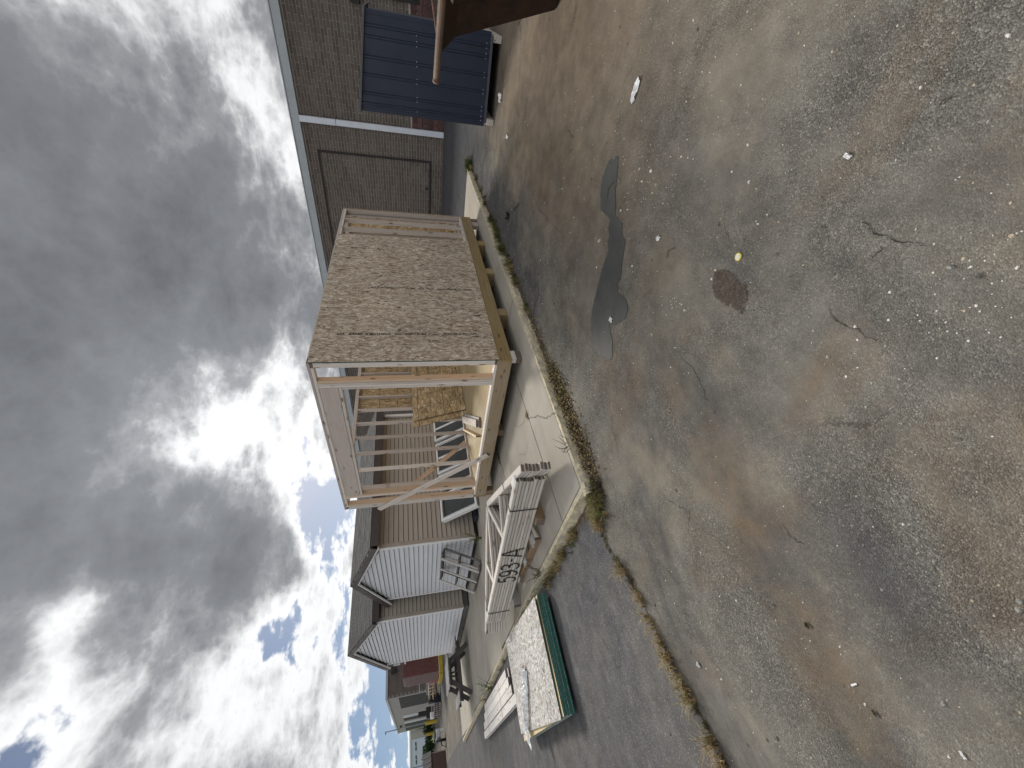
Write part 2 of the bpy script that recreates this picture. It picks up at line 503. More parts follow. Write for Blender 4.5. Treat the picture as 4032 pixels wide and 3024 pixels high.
painted('cmu_light', (0.36, 0.35, 0.335), 0.9, 0.12, 0.2)
painted('bay_dark', (0.045, 0.045, 0.042), 0.8, 0.2)
painted('door_white', (0.52, 0.54, 0.57), 0.5, 0.1)
painted('dark_strip', (0.038, 0.030, 0.032), 0.8, 0.2)
painted('mortar', (0.40, 0.375, 0.34), 0.95, 0.15)
painted('pole_grey', (0.30, 0.32, 0.34), 0.5, 0.1)
rusty('rust_body', (0.026, 0.018, 0.014), (0.060, 0.030, 0.018))
rusty('rust_pipe', (0.13, 0.085, 0.06), (0.20, 0.14, 0.10))
rusty('rust_inner', (0.10, 0.05, 0.032), (0.20, 0.10, 0.06))

def brick_mat(name, cols):
    m = NT(name, 0.9, 0.2)
    o = m.obj()
    pick = m.ramp(m._rand, [(i / len(cols), c) for i, c in enumerate(cols)], 'CONSTANT')
    f = m.noise(o, 30, 5, 0.65)
    m.color(m.mix(m.ramp(f, [(0.3, 0.4), (0.7, 0.0)]), pick, (0.10, 0.085, 0.075)))
    m.bump(f, 0.3, 0.006)
    MAT[name] = m.m
BR = [(0.135, 0.112, 0.098), (0.155, 0.130, 0.113), (0.120, 0.100, 0.088), (0.170, 0.146, 0.128), (0.148, 0.122, 0.103)]
brick_mat('brick', BR)
for i, c in enumerate(BR):
    painted('brick_%d' % i, c, 0.9, 0.25, 0.2, (0.09, 0.08, 0.07), 0.3, scale=8)
for i, c in enumerate([(0.125, 0.070, 0.068), (0.155, 0.090, 0.085), (0.100, 0.060, 0.060)]):
    painted('split_%d' % i, c, 0.95, 0.35, 0.2, scale=14)

def shingle_mat():
    m = NT('shingle', 0.95, 0.2)
    o = m.obj()
    f = m.noise(o, 130, 3, 0.7)
    b = m.noise(o, 2.0, 5, 0.6)
    c = m.ramp(f, [(0.3, (0.045, 0.045, 0.048)), (0.55, (0.085, 0.084, 0.085)), (0.75, (0.15, 0.147, 0.143))])
    m.color(m.mix(m.ramp(b, [(0.3, 0.5), (0.7, 0.0)]), c, (0.055, 0.053, 0.052)))
    m.bump(f, 0.4, 0.004)
    MAT['shingle'] = m.m
shingle_mat()

def glass_mat():
    m = NT('window_glass', 0.22, 0.4)
    o = m.obj()
    m.color(m.ramp(m.noise(o, 3, 4), [(0.3, (0.014, 0.017, 0.018)), (0.7, (0.035, 0.040, 0.042))]))
    MAT['window_glass'] = m.m
    m = NT('clear_film', 0.15, 0.5)
    o = m.obj()
    f = m.noise(o, 22, 5, 0.6, 1.2)
    m.color(m.ramp(f, [(0.35, (0.40, 0.42, 0.43)), (0.5, (0.70, 0.71, 0.72)), (0.62, (0.85, 0.86, 0.87))]))
    m.bump(f, 0.8, 0.02)
    m.b.inputs['Alpha'].default_value = 0.88
    MAT['clear_film'] = m.m
glass_mat()

def asphalt_mat(name, old):
    """worn bitumen with exposed stone, dirt drift, rust tint and hairline cracks"""
    m = NT(name, 0.97, 0.06)
    tc = m.n('ShaderNodeTexCoord')
    o = tc.outputs['Object']
    v1 = m.vor(o, 190.0)
    sp = m.n('ShaderNodeSeparateColor')
    m.l(v1.outputs['Color'], sp.inputs[0])
    v2 = m.vor(o, 88.0)
    sp2 = m.n('ShaderNodeSeparateColor')
    m.l(v2.outputs['Color'], sp2.inputs[0])
    if old:
        base = m.ramp(sp.outputs[0], [(0.0, (0.080, 0.076, 0.069)), (0.45, (0.128, 0.122, 0.110)), (0.80, (0.178, 0.169, 0.150)), (0.96, (0.235, 0.223, 0.196)), (1.0, (0.32, 0.305, 0.27))])
    else:
        base = m.ramp(sp.outputs[0], [(0.0, (0.066, 0.066, 0.071)), (0.6, (0.098, 0.098, 0.103)), (0.93, (0.125, 0.124, 0.128)), (1.0, (0.30, 0.30, 0.30))])
    chip = m.ramp(sp2.outputs[0], [(0.93, 0.0), (0.96, 0.6)] if old else [(0.965, 0.0), (0.985, 0.6)])
    core = m.ramp(v2.outputs['Distance'], [(0.25, 1.0), (0.42, 0.0)])
    base = m.mix(m.math('MULTIPLY', chip, core), base, (0.36, 0.345, 0.30))
    # silt that fills the surface where it collects, smooth and paler
    silt_n = m.noise(m.map(o, (0.8, 1.0, 1), (0, 0, 0.6)), 1.15, 6, 0.6, 0.5)
    silt = m.ramp(silt_n, [(0.40, 0.0), (0.62, 0.80 if old else 0.25)])
    siltc = m.ramp(m.noise(o, 0.9, 4, 0.6), [(0.3, (0.215, 0.186, 0.146)), (0.7, (0.190, 0.180, 0.160))])
    base = m.mix(silt, base, siltc)
    # rust and clay tint
    rn = m.noise(m.map(o, (1.3, 0.7, 1), (0, 0, -0.5), (4.0, 2.0, 0)), 1.3, 7, 0.62, 0.8)
    base = m.mix(m.ramp(rn, [(0.51, 0.0), (0.74, 0.58 if old else 0.12)]), base, (0.172, 0.122, 0.078))
    # blue-black worn tar
    tn = m.noise(m.map(o, (0.6, 1.6, 1), (0, 0, 0.8), (12.4, 4.3, 0)), 0.9, 6, 0.62, 0.6)
    dv = m.n('ShaderNodeVectorMath', operation='DISTANCE')
    m.l(o, dv.inputs[0])
    dv.inputs[1].default_value = (-1.5, -2.0, 0.0)
    worn = m.n('ShaderNodeMapRange', interpolation_type='SMOOTHSTEP')
    worn.inputs['From Min'].default_value = 0.55
    worn.inputs['From Max'].default_value = 1.5
    m.l(m.math('ADD', dv.outputs['Value'], m.math('MULTIPLY', m.noise(o, 2.0, 5, 0.65), 0.5)), worn.inputs['Value'])
    base = m.mix(m.math('MULTIPLY', worn.outputs[0], m.ramp(tn, [(0.50, 0.0), (0.68, 0.62 if old else 0.35)])), base, (0.066, 0.067, 0.074))
    if old:
        # orange silt spread round the dumpster, bluish sealed strip along the slab
        sx = m.n('ShaderNodeSeparateXYZ')
        m.l(o, sx.inputs[0])
        wob = m.math('MULTIPLY', m.math('SUBTRACT', m.noise(o, 0.8, 6, 0.65, 0.4), 0.5), 2.2)
        y = m.math('ADD', sx.outputs[1], wob)
        near = m.n('ShaderNodeMapRange', interpolation_type='SMOOTHSTEP')
        near.inputs['From Min'].default_value = -1.1
        near.inputs['From Max'].default_value = -2.4
        m.l(y, near.inputs['Value'])
        xr = m.n('ShaderNodeMapRange', interpolation_type='SMOOTHSTEP')
        xr.inputs['From Min'].default_value = -2.6
        xr.inputs['From Max'].default_value = 0.6
        m.l(sx.outputs[0], xr.inputs['Value'])
        base = m.mix(m.math('MULTIPLY', m.math('MULTIPLY', near.outputs[0], xr.outputs[0]), 0.72), base, (0.190, 0.148, 0.106))
        st = m.n('ShaderNodeMapRange', interpolation_type='SMOOTHSTEP')
        st.inputs['From Min'].default_value = -1.5
        st.inputs['From Max'].default_value = -0.7
        m.l(y, st.inputs['Value'])
        xs = m.n('ShaderNodeMapRange', interpolation_type='SMOOTHSTEP')
        xs.inputs['From Min'].default_value = -0.5
        xs.inputs['From Max'].default_value = 1.2
        m.l(sx.outputs[0], xs.inputs['Value'])
        base = m.mix(m.math('MULTIPLY', m.math('MULTIPLY', st.outputs[0], xs.outputs[0]), 0.70), base, (0.070, 0.071, 0.078))
        xf = m.n('ShaderNodeMapRange', interpolation_type='SMOOTHSTEP')
        xf.inputs['From Min'].default_value = 2.5
        xf.inputs['From Max'].default_value = 7.5
        m.l(m.math('ADD', sx.outputs[0], wob), xf.inputs['Value'])
        base = m.mix(m.math('MULTIPLY', xf.outputs[0], 0.75), base, (0.055, 0.056, 0.061))
    if not old:
        scf = m.noise(m.map(o, (1.6, 7.0, 1), (0, 0, 0.9)), 1.6, 8, 0.72)
        base = m.mix(m.ramp(scf, [(0.56, 0.0), (0.72, 0.55)]), base, (0.185, 0.182, 0.178))
    if old:
        # worn wheel band with dirt in it, on the near left of the yard
        bd = m.math('ABSOLUTE', m.math('ADD', m.math('MULTIPLY_ADD', sx.outputs[0], 0.16, 2.42), m.math('ADD', sx.outputs[1], m.math('MULTIPLY', wob, 0.10))))
        bf = m.n('ShaderNodeMapRange', interpolation_type='SMOOTHSTEP')
        bf.inputs['From Min'].default_value = 0.30
        bf.inputs['From Max'].default_value = 0.04
        m.l(bd, bf.inputs['Value'])
        bx = m.n('ShaderNodeMapRange', interpolation_type='SMOOTHSTEP')
        bx.inputs['From Min'].default_value = -1.6
        bx.inputs['From Max'].default_value = -3.0
        m.l(sx.outputs[0], bx.inputs['Value'])
        bm_ = m.math('MULTIPLY', bf.outputs[0], bx.outputs[0])
        bc = m.ramp(m.noise(o, 2.6, 5, 0.6), [(0.42, (0.080, 0.076, 0.072)), (0.60, (0.150, 0.105, 0.065))])
        base = m.mix(m.math('MULTIPLY', bm_, 0.55), base, bc)
    dm = m.noise(o, 5.0, 6, 0.68)
    hv = m.n('ShaderNodeHueSaturation')
    m.l(m.ramp(dm, [(0.3, 0.74), (0.7, 1.20)]), hv.inputs['Value'])
    m.l(base, hv.inputs['Color'])
    base = hv.outputs[0]
    spots = m.vor(o, 9.0)
    ssp = m.n('ShaderNodeSeparateColor')
    m.l(spots.outputs['Color'], ssp.inputs[0])
    sd = m.math('ADD', spots.outputs['Distance'], m.math('MULTIPLY', m.noise(o, 60, 3), 0.12))
    spot = m.math('MULTIPLY', m.ramp(sd, [(0.12, 0.8), (0.19, 0.0)]), m.ramp(ssp.outputs[0], [(0.80, 0.0), (0.84, 1.0)]))
    base = m.mix(spot, base, (0.035, 0.033, 0.032))
    # hairline cracks
    qw = m.n('ShaderNodeVectorMath', operation='MULTIPLY_ADD')
    m.l(m.noise(o, 6.0, 5, 0.7, 0, True), qw.inputs[0])
    qw.inputs[1].default_value = (0.22, 0.22, 0.0)
    m.l(o, qw.inputs[2])
    ce = m.vor(qw.outputs[0], 1.5, 'DISTANCE_TO_EDGE')
    cm = m.ramp(m.noise(o, 0.7, 3, 0.5), [(0.56, 0.0), (0.64, 1.0 if old else 0.45)])
    crack = m.math('MULTIPLY', m.ramp(ce.outputs['Distance'], [(0.004, 0.8), (0.011, 0.0)]), cm)
    base = m.mix(crack, base, (0.028, 0.026, 0.025))
    m.color(base)
    h = m.math('MULTIPLY', m.math('SUBTRACT', 1.0, v1.outputs['Distance']), m.math('SUBTRACT', 1.0, silt))
    h = m.math('SUBTRACT', h, m.math('MULTIPLY', crack, 2.0))
    m.bump(h, 0.75 if old else 0.4, 0.006)
    MAT[name] = m.m
asphalt_mat('asphalt_old', True)
asphalt_mat('asphalt_new', False)

def tar_mat(name, c0, c1, spec, rough, wear=None):
    m = NT(name, rough, spec)
    o = m.obj(False)
    f = m.noise(o, 120, 3, 0.7)
    b = m.noise(o, 7, 6, 0.65)
    c = m.ramp(b, [(0.35, c0), (0.68, c1)])
    m.color(m.mix(m.ramp(f, [(0.55, 0.0), (0.75, 0.35)]), c, tuple(1.7 * x for x in c1)))
    m.bump(f, 0.25, 0.003)
    if wear:
        w1 = m.noise(o, wear[0], 7, 0.72)
        m.l(m.ramp(w1, [(wear[1], 0.0), (wear[2], wear[3])]), m.b.inputs['Alpha'])
    MAT[name] = m.m
tar_mat('tar_patch', (0.050, 0.052, 0.049), (0.070, 0.071, 0.067), 0.3, 0.65, (22, .34, .37, 1.0))
tar_mat('oil_stain', (0.058, 0.040, 0.029), (0.085, 0.064, 0.048), 0.3, 0.8, (34, .36, .56, .92))
tar_mat('soil_thin', (0.110, 0.082, 0.052), (0.165, 0.125, 0.080), 0.1, 0.95, (15, .40, .58, .85))
tar_mat('crack_dark', (0.030, 0.027, 0.025), (0.05, 0.046, 0.042), 0.1, 0.95)

def concrete_mat(name, c0, c1, yellow=None):
    m = NT(name, 0.95, 0.10)
    tc = m.n('ShaderNodeTexCoord')
    o = tc.outputs['Object']
    a = m.noise(o, 1.1, 7, 0.62, 0.3)
    c = m.ramp(a, [(0.3, c0), (0.7, c1)])
    grit = m.noise(o, 150, 3, 0.7)
    c = m.mix(m.ramp(grit, [(0.35, 0.35), (0.6, 0.0)]), c, tuple(0.6 * x for x in c0))
    sw = m.noise(m.map(o, (0.5, 5.0, 1), (0, 0, 0.3)), 1.0, 6, 0.65)
    c = m.mix(m.ramp(sw, [(0.5, 0.0), (0.75, 0.30)]), c, tuple(0.66 * x for x in c0))
    sp = m.vor(o, 6.0)
    sd = m.math('ADD', sp.outputs['Distance'], m.math('MULTIPLY', m.noise(o, 50, 3), 0.10))
    c = m.mix(m.ramp(sd, [(0.06, 0.55), (0.12, 0.0)]), c, (0.10, 0.085, 0.07))
    if yellow:
        y = m.noise(o, 16, 7, 0.72, 0.3)
        c = m.mix(m.ramp(y, [(0.42, 0.95), (0.54, 0.0)]), c, yellow)
    m.color(c)
    m.bump(grit, 0.3, 0.004)
    MAT[name] = m.m
concrete_mat('concrete', (0.31, 0.283, 0.240), (0.43, 0.398, 0.345))
concrete_mat('kerb_paint', (0.36, 0.32, 0.25), (0.46, 0.42, 0.34), (0.58, 0.505, 0.335))

# ------------------------------------------------------------------ object helpers
WM = {}
def mk(name, me, mat=None, M=None, parent=None, kind=None):
    o = bpy.data.objects.new(name, me)
    COL.objects.link(o)
    if mat is not None and me is not None and not me.materials:
        for mm in (mat if isinstance(mat, (list, tuple)) else [mat]):
            me.materials.append(MAT[mm] if isinstance(mm, str) else mm)
    M = M if M is not None else Matrix.Identity(4)
    WM[o.name] = M
    if parent is not None:
        o.parent = parent
        o.matrix_basis = WM[parent.name].inverted() @ M
    else:
        o.matrix_basis = M
    if kind:
        o['kind'] = kind
    return o
def T(x, y, z):
    return Matrix.Translation((x, y, z))
def thing(name, label, cat, loc=(0, 0, 0), group=None):
    o = mk(name, None, None, T(*loc))
    o.empty_display_size = 0.2
    return tag(o, label, cat, group)
def tag(o, label, cat, group=None):
    o['label'] = label
    o['category'] = cat
    if group:
        o['group'] = group
    return o
def mesh(name, vs, fs, mats=None, idx=None, smooth=False):
    me = bpy.data.meshes.new(name)
    me.from_pydata([tuple(v) for v in vs], [], fs)
    if mats:
        for mm in mats:
            me.materials.append(MAT[mm])
    if idx:
        me.polygons.foreach_set('material_index', idx)
    if smooth:
        me.polygons.foreach_set('use_smooth', [True] * len(me.polygons))
    me.validate()
    me.update()
    return me
def cbox_geo(lx, ly, lz, b):
    """box centred on the origin with chamfered edges"""
    h = (lx / 2, ly / 2, lz / 2)
    b = min(b, min(h) * 0.45)
    vs, ix = [], {}
    for sx in (-1, 1):
        for sy in (-1, 1):
            for sz in (-1, 1):
                s = (sx, sy, sz)
                for ax in range(3):
                    ix[(s, ax)] = len(vs)
                    vs.append(tuple(s[i] * (h[i] if i == ax else h[i] - b) for i in range(3)))
    fs = []
    def face(pts):
        c = [sum(vs[p][i] for p in pts) / len(pts) for i in range(3)]
        a, d, e = (Vector(vs[p]) for p in pts[:3])
        if (d - a).cross(e - a).dot(Vector(c)) < 0:
            pts = pts[::-1]
        fs.append(tuple(pts))
    for ax in range(3):
        o1, o2 = [i for i in range(3) if i != ax]
        for s in (-1, 1):
            q = []
            for a, c in ((-1, -1), (1, -1), (1, 1), (-1, 1)):
                t = [0, 0, 0]
                t[ax], t[o1], t[o2] = s, a, c
                q.append(ix[(tuple(t), ax)])
            face(q)
        for a in (-1, 1):
            for c in (-1, 1):
                t0, t1 = [0, 0, 0], [0, 0, 0]
                t0[ax], t1[ax] = -1, 1
                t0[o1] = t1[o1] = a
                t0[o2] = t1[o2] = c
                t0, t1 = tuple(t0), tuple(t1)
                face([ix[(t0, o1)], ix[(t1, o1)], ix[(t1, o2)], ix[(t0, o2)]])
    for sx in (-1, 1):
        for sy in (-1, 1):
            for sz in (-1, 1):
                s = (sx, sy, sz)
                face([ix[(s, 0)], ix[(s, 1)], ix[(s, 2)]])
    return vs, fs
BOXC = {}
def cbox_mesh(lx, ly, lz, mats, b=0.003, endmat=False, sidemat=None):
    mats = list(mats) if isinstance(mats, (list, tuple)) else [mats]
    key = (round(lx, 4), round(ly, 4), round(lz, 4), tuple(mats), b, endmat, sidemat)
    if key in BOXC:
        return BOXC[key]
    vs, fs = cbox_geo(lx, ly, lz, b)
    me = mesh('box', vs, fs, mats)
    if endmat:                                   # material 1 on the two sawn ends
        for p in me.polygons:
            if abs(p.normal.x) > 0.9:
                p.material_index = 1
    if sidemat:                                  # material 1 on all four edges of a sheet lying in xy
        for p in me.polygons:
            if abs(p.normal.z) < 0.5:
                p.material_index = 1
    BOXC[key] = me
    return me
def box(name, x, y, z, mat, parent=None, b=0.003, kind=None):
    """axis-aligned box given by its extents"""
    me = cbox_mesh(x[1] - x[0], y[1] - y[0], z[1] - z[0], mat, b)
    return mk(name, me, None, T((x[0] + x[1]) / 2, (y[0] + y[1]) / 2, (z[0] + z[1]) / 2), parent, kind)
def frame(p0, p1, up):
    """x along p0-p1, z as near 'up' as possible, at the middle"""
    p0, p1, up = Vector(p0), Vector(p1), Vector(up)
    ex = (p1 - p0).normalized()
    ey = up.cross(ex).normalized()
    ez = ex.cross(ey)
    c = (p0 + p1) / 2
    return Matrix(((ex.x, ey.x, ez.x, c.x), (ex.y, ey.y, ez.y, c.y), (ex.z, ey.z, ez.z, c.z), (0, 0, 0, 1)))
def board(name, p0, p1, w, t, up, mat, parent=None, b=0.003, end=None):
    """plank from p0 to p1 (centre line): thickness t along 'up', width w across it"""
    L = (Vector(p1) - Vector(p0)).length
    me = cbox_mesh(L, w, t, [mat, end] if end else [mat], b, endmat=bool(end))
    return mk(name, me, None, frame(p0, p1, up), parent)
def tube_geo(pts, r, seg=10, cap=True):
    vs, fs = [], []
    pts = [Vector(p) for p in pts]
    n = len(pts)
    for i, p in enumerate(pts):
        d = (pts[min(i + 1, n - 1)] - pts[max(i - 1, 0)]).normalized()
        a = Vector((0, 0, 1)) if abs(d.z) < 0.9 else Vector((1, 0, 0))
        e1 = d.cross(a).normalized()
        e2 = d.cross(e1)
        rr = r[i] if isinstance(r, (list, tuple)) else r
        for k in range(seg):
            an = 2 * math.pi * k / seg
            vs.append(p + e1 * (rr * math.cos(an)) + e2 * (rr * math.sin(an)))
    for i in range(n - 1):
        for k in range(seg):
            a, b_ = i * seg + k, i * seg + (k + 1) % seg
            fs.append((a, a + seg, b_ + seg, b_))
    if cap:
        fs.append(tuple(range(seg)))
        fs.append(tuple(range((n - 1) * seg, n * seg))[::-1])
    return vs, fs
def tube(name, pts, r, mat, parent=None, seg=10):
    vs, fs = tube_geo(pts, r, seg)
    return mk(name, mesh(name, vs, fs, None, None, False), mat, None, parent)
def prism(name, poly, z0, z1, mat, parent=None, kind=None, M=None):
    n = len(poly)
    vs = [(p[0], p[1], z0) for p in poly] + [(p[0], p[1], z1) for p in poly]
    a = sum(poly[i][0] * poly[(i + 1) % n][1] - poly[(i + 1) % n][0] * poly[i][1] for i in range(n))
    ring = list(range(n)) if a > 0 else list(range(n))[::-1]
    fs = [tuple(ring[::-1]), tuple(i + n for i in ring)]
    for k in range(n):
        i, j = ring[k], ring[(k + 1) % n]
        fs.append((i, j, j + n, i + n))
    return mk(name, mesh(name, vs, fs), mat, M, parent, kind)
def joined(name, parts, mats, parent=None, M=None, kind=None, smooth=False):
    """parts: list of (verts, faces, material index) in one mesh"""
    vs, fs, ids = [], [], []
    for v, f, i in parts:
        k = len(vs)
        vs += [tuple(p) for p in v]
        fs += [tuple(q + k for q in g) for g in f]
        ids += [i] * len(f)
    return mk(name, mesh(name, vs, fs, mats, ids, smooth), None, M, parent, kind)
def gbox(x, y, z):
    vs = [(a, b, c) for a in x for b in y for c in z]
    return vs, [(0, 1, 3, 2), (4, 6, 7, 5), (0, 4, 5, 1), (2, 3, 7, 6), (0, 2, 6, 4), (1, 5, 7, 3)]
ORD = ['', 'second', 'third', 'fourth', 'fifth', 'sixth', 'seventh', 'eighth', 'ninth', 'tenth', 'eleventh', 'twelfth']

# ================================================================== ground
def sheet(name, poly, z, mat, kind='structure', parent=None):
    n = len(poly)
    vs = [(p[0], p[1], z) for p in poly]
    fs = []
    for t in tessellate_polygon([[Vector(v) for v in vs]]):
        a, b, c = (Vector(vs[i]) for i in t)
        fs.append(tuple(t) if (b - a).cross(c - a).z > 0 else tuple(t)[::-1])
    return mk(name, mesh(name, vs, fs), mat, None, parent, kind)
def rough_poly(poly, n=5, amp=0.012, seed=1):
    rng = random.Random(seed)
    out = []
    for i, p in enumerate(poly):
        q = poly[(i + 1) % len(poly)]
        for k in range(n):
            f = k / n
            out.append((p[0] + (q[0] - p[0]) * f + rng.uniform(-amp, amp), p[1] + (q[1] - p[1]) * f + rng.uniform(-amp, amp)))
    return out
ground = sheet('asphalt_ground', [(-900, -900), (900, -900), (900, 900), (-900, 900)], 0.0, 'asphalt_old')
newer = sheet('asphalt_overlay', [(-60, -1.4), (-4.28, -0.72), (-4.05, -0.66), (-3.7, -0.56), (-3.24, -0.47), (-2.88, -0.30), (-2.56, -0.2), (-2.4, 0.0), (-2.4, 60), (-60, 60)], 0.004, 'asphalt_new')
TAR = [(-1.75, -1.55), (-1.68, -1.53), (-1.6, -1.48), (-1.48, -1.46), (-1.39, -1.49), (-1.27, -1.61), (-1.22, -1.75), (-1.2, -1.91),
       (-1.17, -2.03), (-1.18, -2.15), (-1.17, -2.23), (-1.12, -2.25), (-1.12, -2.3), (-1.06, -2.35), (-1.05, -2.41), (-0.84, -2.4),
       (-0.75, -2.5), (-0.7, -2.6), (-0.74, -2.75), (-0.87, -2.81), (-0.94, -2.7), (-0.98, -2.61), (-1.06, -2.53), (-1.11, -2.46),
       (-1.25, -2.46), (-1.3, -2.39), (-1.37, -2.39), (-1.41, -2.3), (-1.45, -2.21), (-1.5, -2.14), (-1.47, -2.1), (-1.53, -2.04),
       (-1.66, -2.07), (-1.72, -2.04), (-1.74, -1.96), (-1.66, -1.83), (-1.58, -1.78), (-1.63, -1.74), (-1.7, -1.71), (-1.78, -1.61)]
TAR = [(x + (x + 1.32) * .06 + .0, y + (y + 2.13) * .05) for x, y in TAR]
sheet('tar_patch', rough_poly(TAR, 9, 0.0065, 3), 0.004, 'tar_patch', 'structure', ground)
OIL = [(-2.38, -2.69), (-2.44, -2.74), (-2.53, -2.75), (-2.58, -2.73), (-2.62, -2.75), (-2.67, -2.7), (-2.68, -2.66), (-2.69, -2.64),
       (-2.64, -2.62), (-2.56, -2.6), (-2.49, -2.59), (-2.42, -2.62)]
sheet('oil_stain', rough_poly(OIL, 7, 0.006, 4), 0.0045, 'oil_stain', 'structure', ground)

def crack_ribbons():
    rng = random.Random(11)
    lines = [[(-2.87, -3.22), (-2.98, -3.19), (-3.07, -3.19), (-3.11, -3.21), (-3.19, -3.23)],
             [(-3.0, -2.91), (-3.06, -2.88), (-3.14, -2.88), (-3.18, -2.9), (-3.24, -2.9), (-3.3, -2.91)],
             [(-2.22, -2.96), (-2.3, -2.89), (-2.39, -2.86)], [(-3.05, -3.1), (-3.05, -3.18)],
             [(-2.47, -2.15), (-2.58, -2.18), (-2.65, -2.17), (-2.75, -2.15), (-2.8, -2.12), (-2.86, -2.13)],
             [(-2.22, -1.11), (-2.34, -1.09), (-2.43, -1.02)], [(-3.53, -2.05), (-3.59, -2.05), (-3.63, -2.06), (-3.66, -2.1)],
             [(-2.94, -1.32), (-3.06, -1.39), (-3.18, -1.5), (-3.26, -1.39), (-3.34, -1.45)],
             [(0.1, -1.45), (1.2, -1.15), (2.6, -1.32), (4.2, -1.9), (6.5, -2.2)], [(-0.4, -1.9), (0.9, -1.75), (2.2, -2.05)]]
    parts = []
    for ln in lines:
        pts = []
        for a, b in zip(ln, ln[1:]):
            n = max(3, int(math.dist(a, b) / 0.016))
            n = min(n, 60)
            for k in range(n):
                f = k / n
                pts.append((a[0] + (b[0] - a[0]) * f + rng.uniform(-.007, .007), a[1] + (b[1] - a[1]) * f + rng.uniform(-.007, .007)))
        vs, fs = [], []
        for i, p in enumerate(pts):
            d = Vector(pts[min(i + 1, len(pts) - 1)]) - Vector(pts[max(0, i - 1)])
            nn = Vector((-d.y, d.x)).normalized() * rng.uniform(0.0004, 0.0022) * (1 - abs(2 * i / len(pts) - 1) ** 3)
            vs += [(p[0] + nn.x, p[1] + nn.y, 0.003), (p[0] - nn.x, p[1] - nn.y, 0.003)]
        for i in range(len(pts) - 1):
            fs.append((2 * i, 2 * i + 1, 2 * i + 3, 2 * i + 2))
        parts.append((vs, fs, 0))
    joined('crack', parts, ['crack_dark'], ground, None, 'stuff')
crack_ribbons()

# concrete slab in cast panels, with a painted worn lip
slab = mk('concrete_slab', None, None, T(0, 0, 0), None, 'structure')
ZS = 0.10
def quad_prism(name, p, z0, z1, mat, parent):
    return prism(name, p, z0, z1, mat, parent)
LIP = 0.075
edgeu = lambda y: -2.36 - max(0, y - 3) * 0.024
rows = [(-0.44 + LIP, None), (0.0, 0.0)]
def slab_panels():
    g = 0.011
    # joint lines run slightly askew across the slab
    J = [lambda x: -0.44 + LIP, lambda x: 0.49 + 0.065 * x * 0.9, lambda x: 2.47 + 0.25 * x * 0.9 if x < 1 else 2.70, lambda x: 5.35, lambda x: 8.6, lambda x: 11.6, lambda x: 17.2]
    for k in range(6):
        xs0, xs1 = -2.36 + LIP, 6.9
        if k < 3:
            cols = [(xs0, 1.0), (1.0, xs1)]
        else:
            cols = [(xs0, 2.2), (2.2, xs1)]
        for a, b in cols:
            la = a if a > -2 else edgeu((J[k](a) + J[k + 1](a)) / 2) + LIP
            prism('slab_panel', [(la + g, J[k](la) + g), (b - g, J[k](b) + g), (b - g, J[k + 1](b) - g), (la + g, J[k + 1](la) - g)], -0.05, ZS, 'concrete', slab)
    prism('slab_bed', [(-2.2, -0.3), (6.8, -0.3), (6.8, 17), (-2.55, 17)], -0.06, ZS - 0.02, 'soil', slab)
slab_panels()
def lip(name, p0, p1, inward, seed):
    """crumbled painted edge of the slab: irregular strip, top and broken face"""
    rng = random.Random(seed)
    p0, p1, inw = Vector(p0), Vector(p1), Vector(inward)
    L = (p1 - p0).length
    n = max(8, int(L / 0.06))
    vs, fs = [], []
    a = 0
    for i in range(n + 1):
        p = p0 + (p1 - p0) * (i / n)
        a = 0.7 * a + rng.uniform(-0.012, 0.012)
        chip = -abs(rng.gauss(0, 0.006)) - (0.022 if rng.random() < 0.06 else 0)
        o0 = p - inw * (0.018 + a * 0.6)
        o1 = p - inw * (a + chip)
        o2 = p + inw * (0.022 + rng.uniform(-.004, .004))
        o3 = p + inw * LIP
        vs += [(o0.x, o0.y, -0.03), (o1.x, o1.y, ZS - 0.028 + rng.uniform(-.012, .004)), (o2.x, o2.y, ZS + rng.uniform(-.004, .001)), (o3.x, o3.y, ZS - 0.001)]
    for i in range(n):
        for k in range(3):
            b = i * 4 + k
            fs.append((b, b + 4, b + 5, b + 1))
    me = mesh(name, vs, fs)
    bm = bmesh.new(); bm.from_mesh(me)
    bmesh.ops.recalc_face_normals(bm, faces=bm.faces)
    if sum(f.normal.z for f in bm.faces) < 0:
        bmesh.ops.reverse_faces(bm, faces=bm.faces)
    bm.to_mesh(me); bm.free()
    return mk(name, me, 'kerb_paint', None, slab)
lip('painted_edge', (-2.40, -0.44), (6.9, -0.40), (0, 1), 5)
lip('painted_edge', (-2.36, -0.46), (-2.36, 3.0), (1, 0), 6)
lip('painted_edge', (-2.36, 3.0), (-2.70, 17.2), (1, 0.02), 8)
lip('painted_edge', (6.9, -0.40), (6.9, 9.0), (-1, 0), 9)
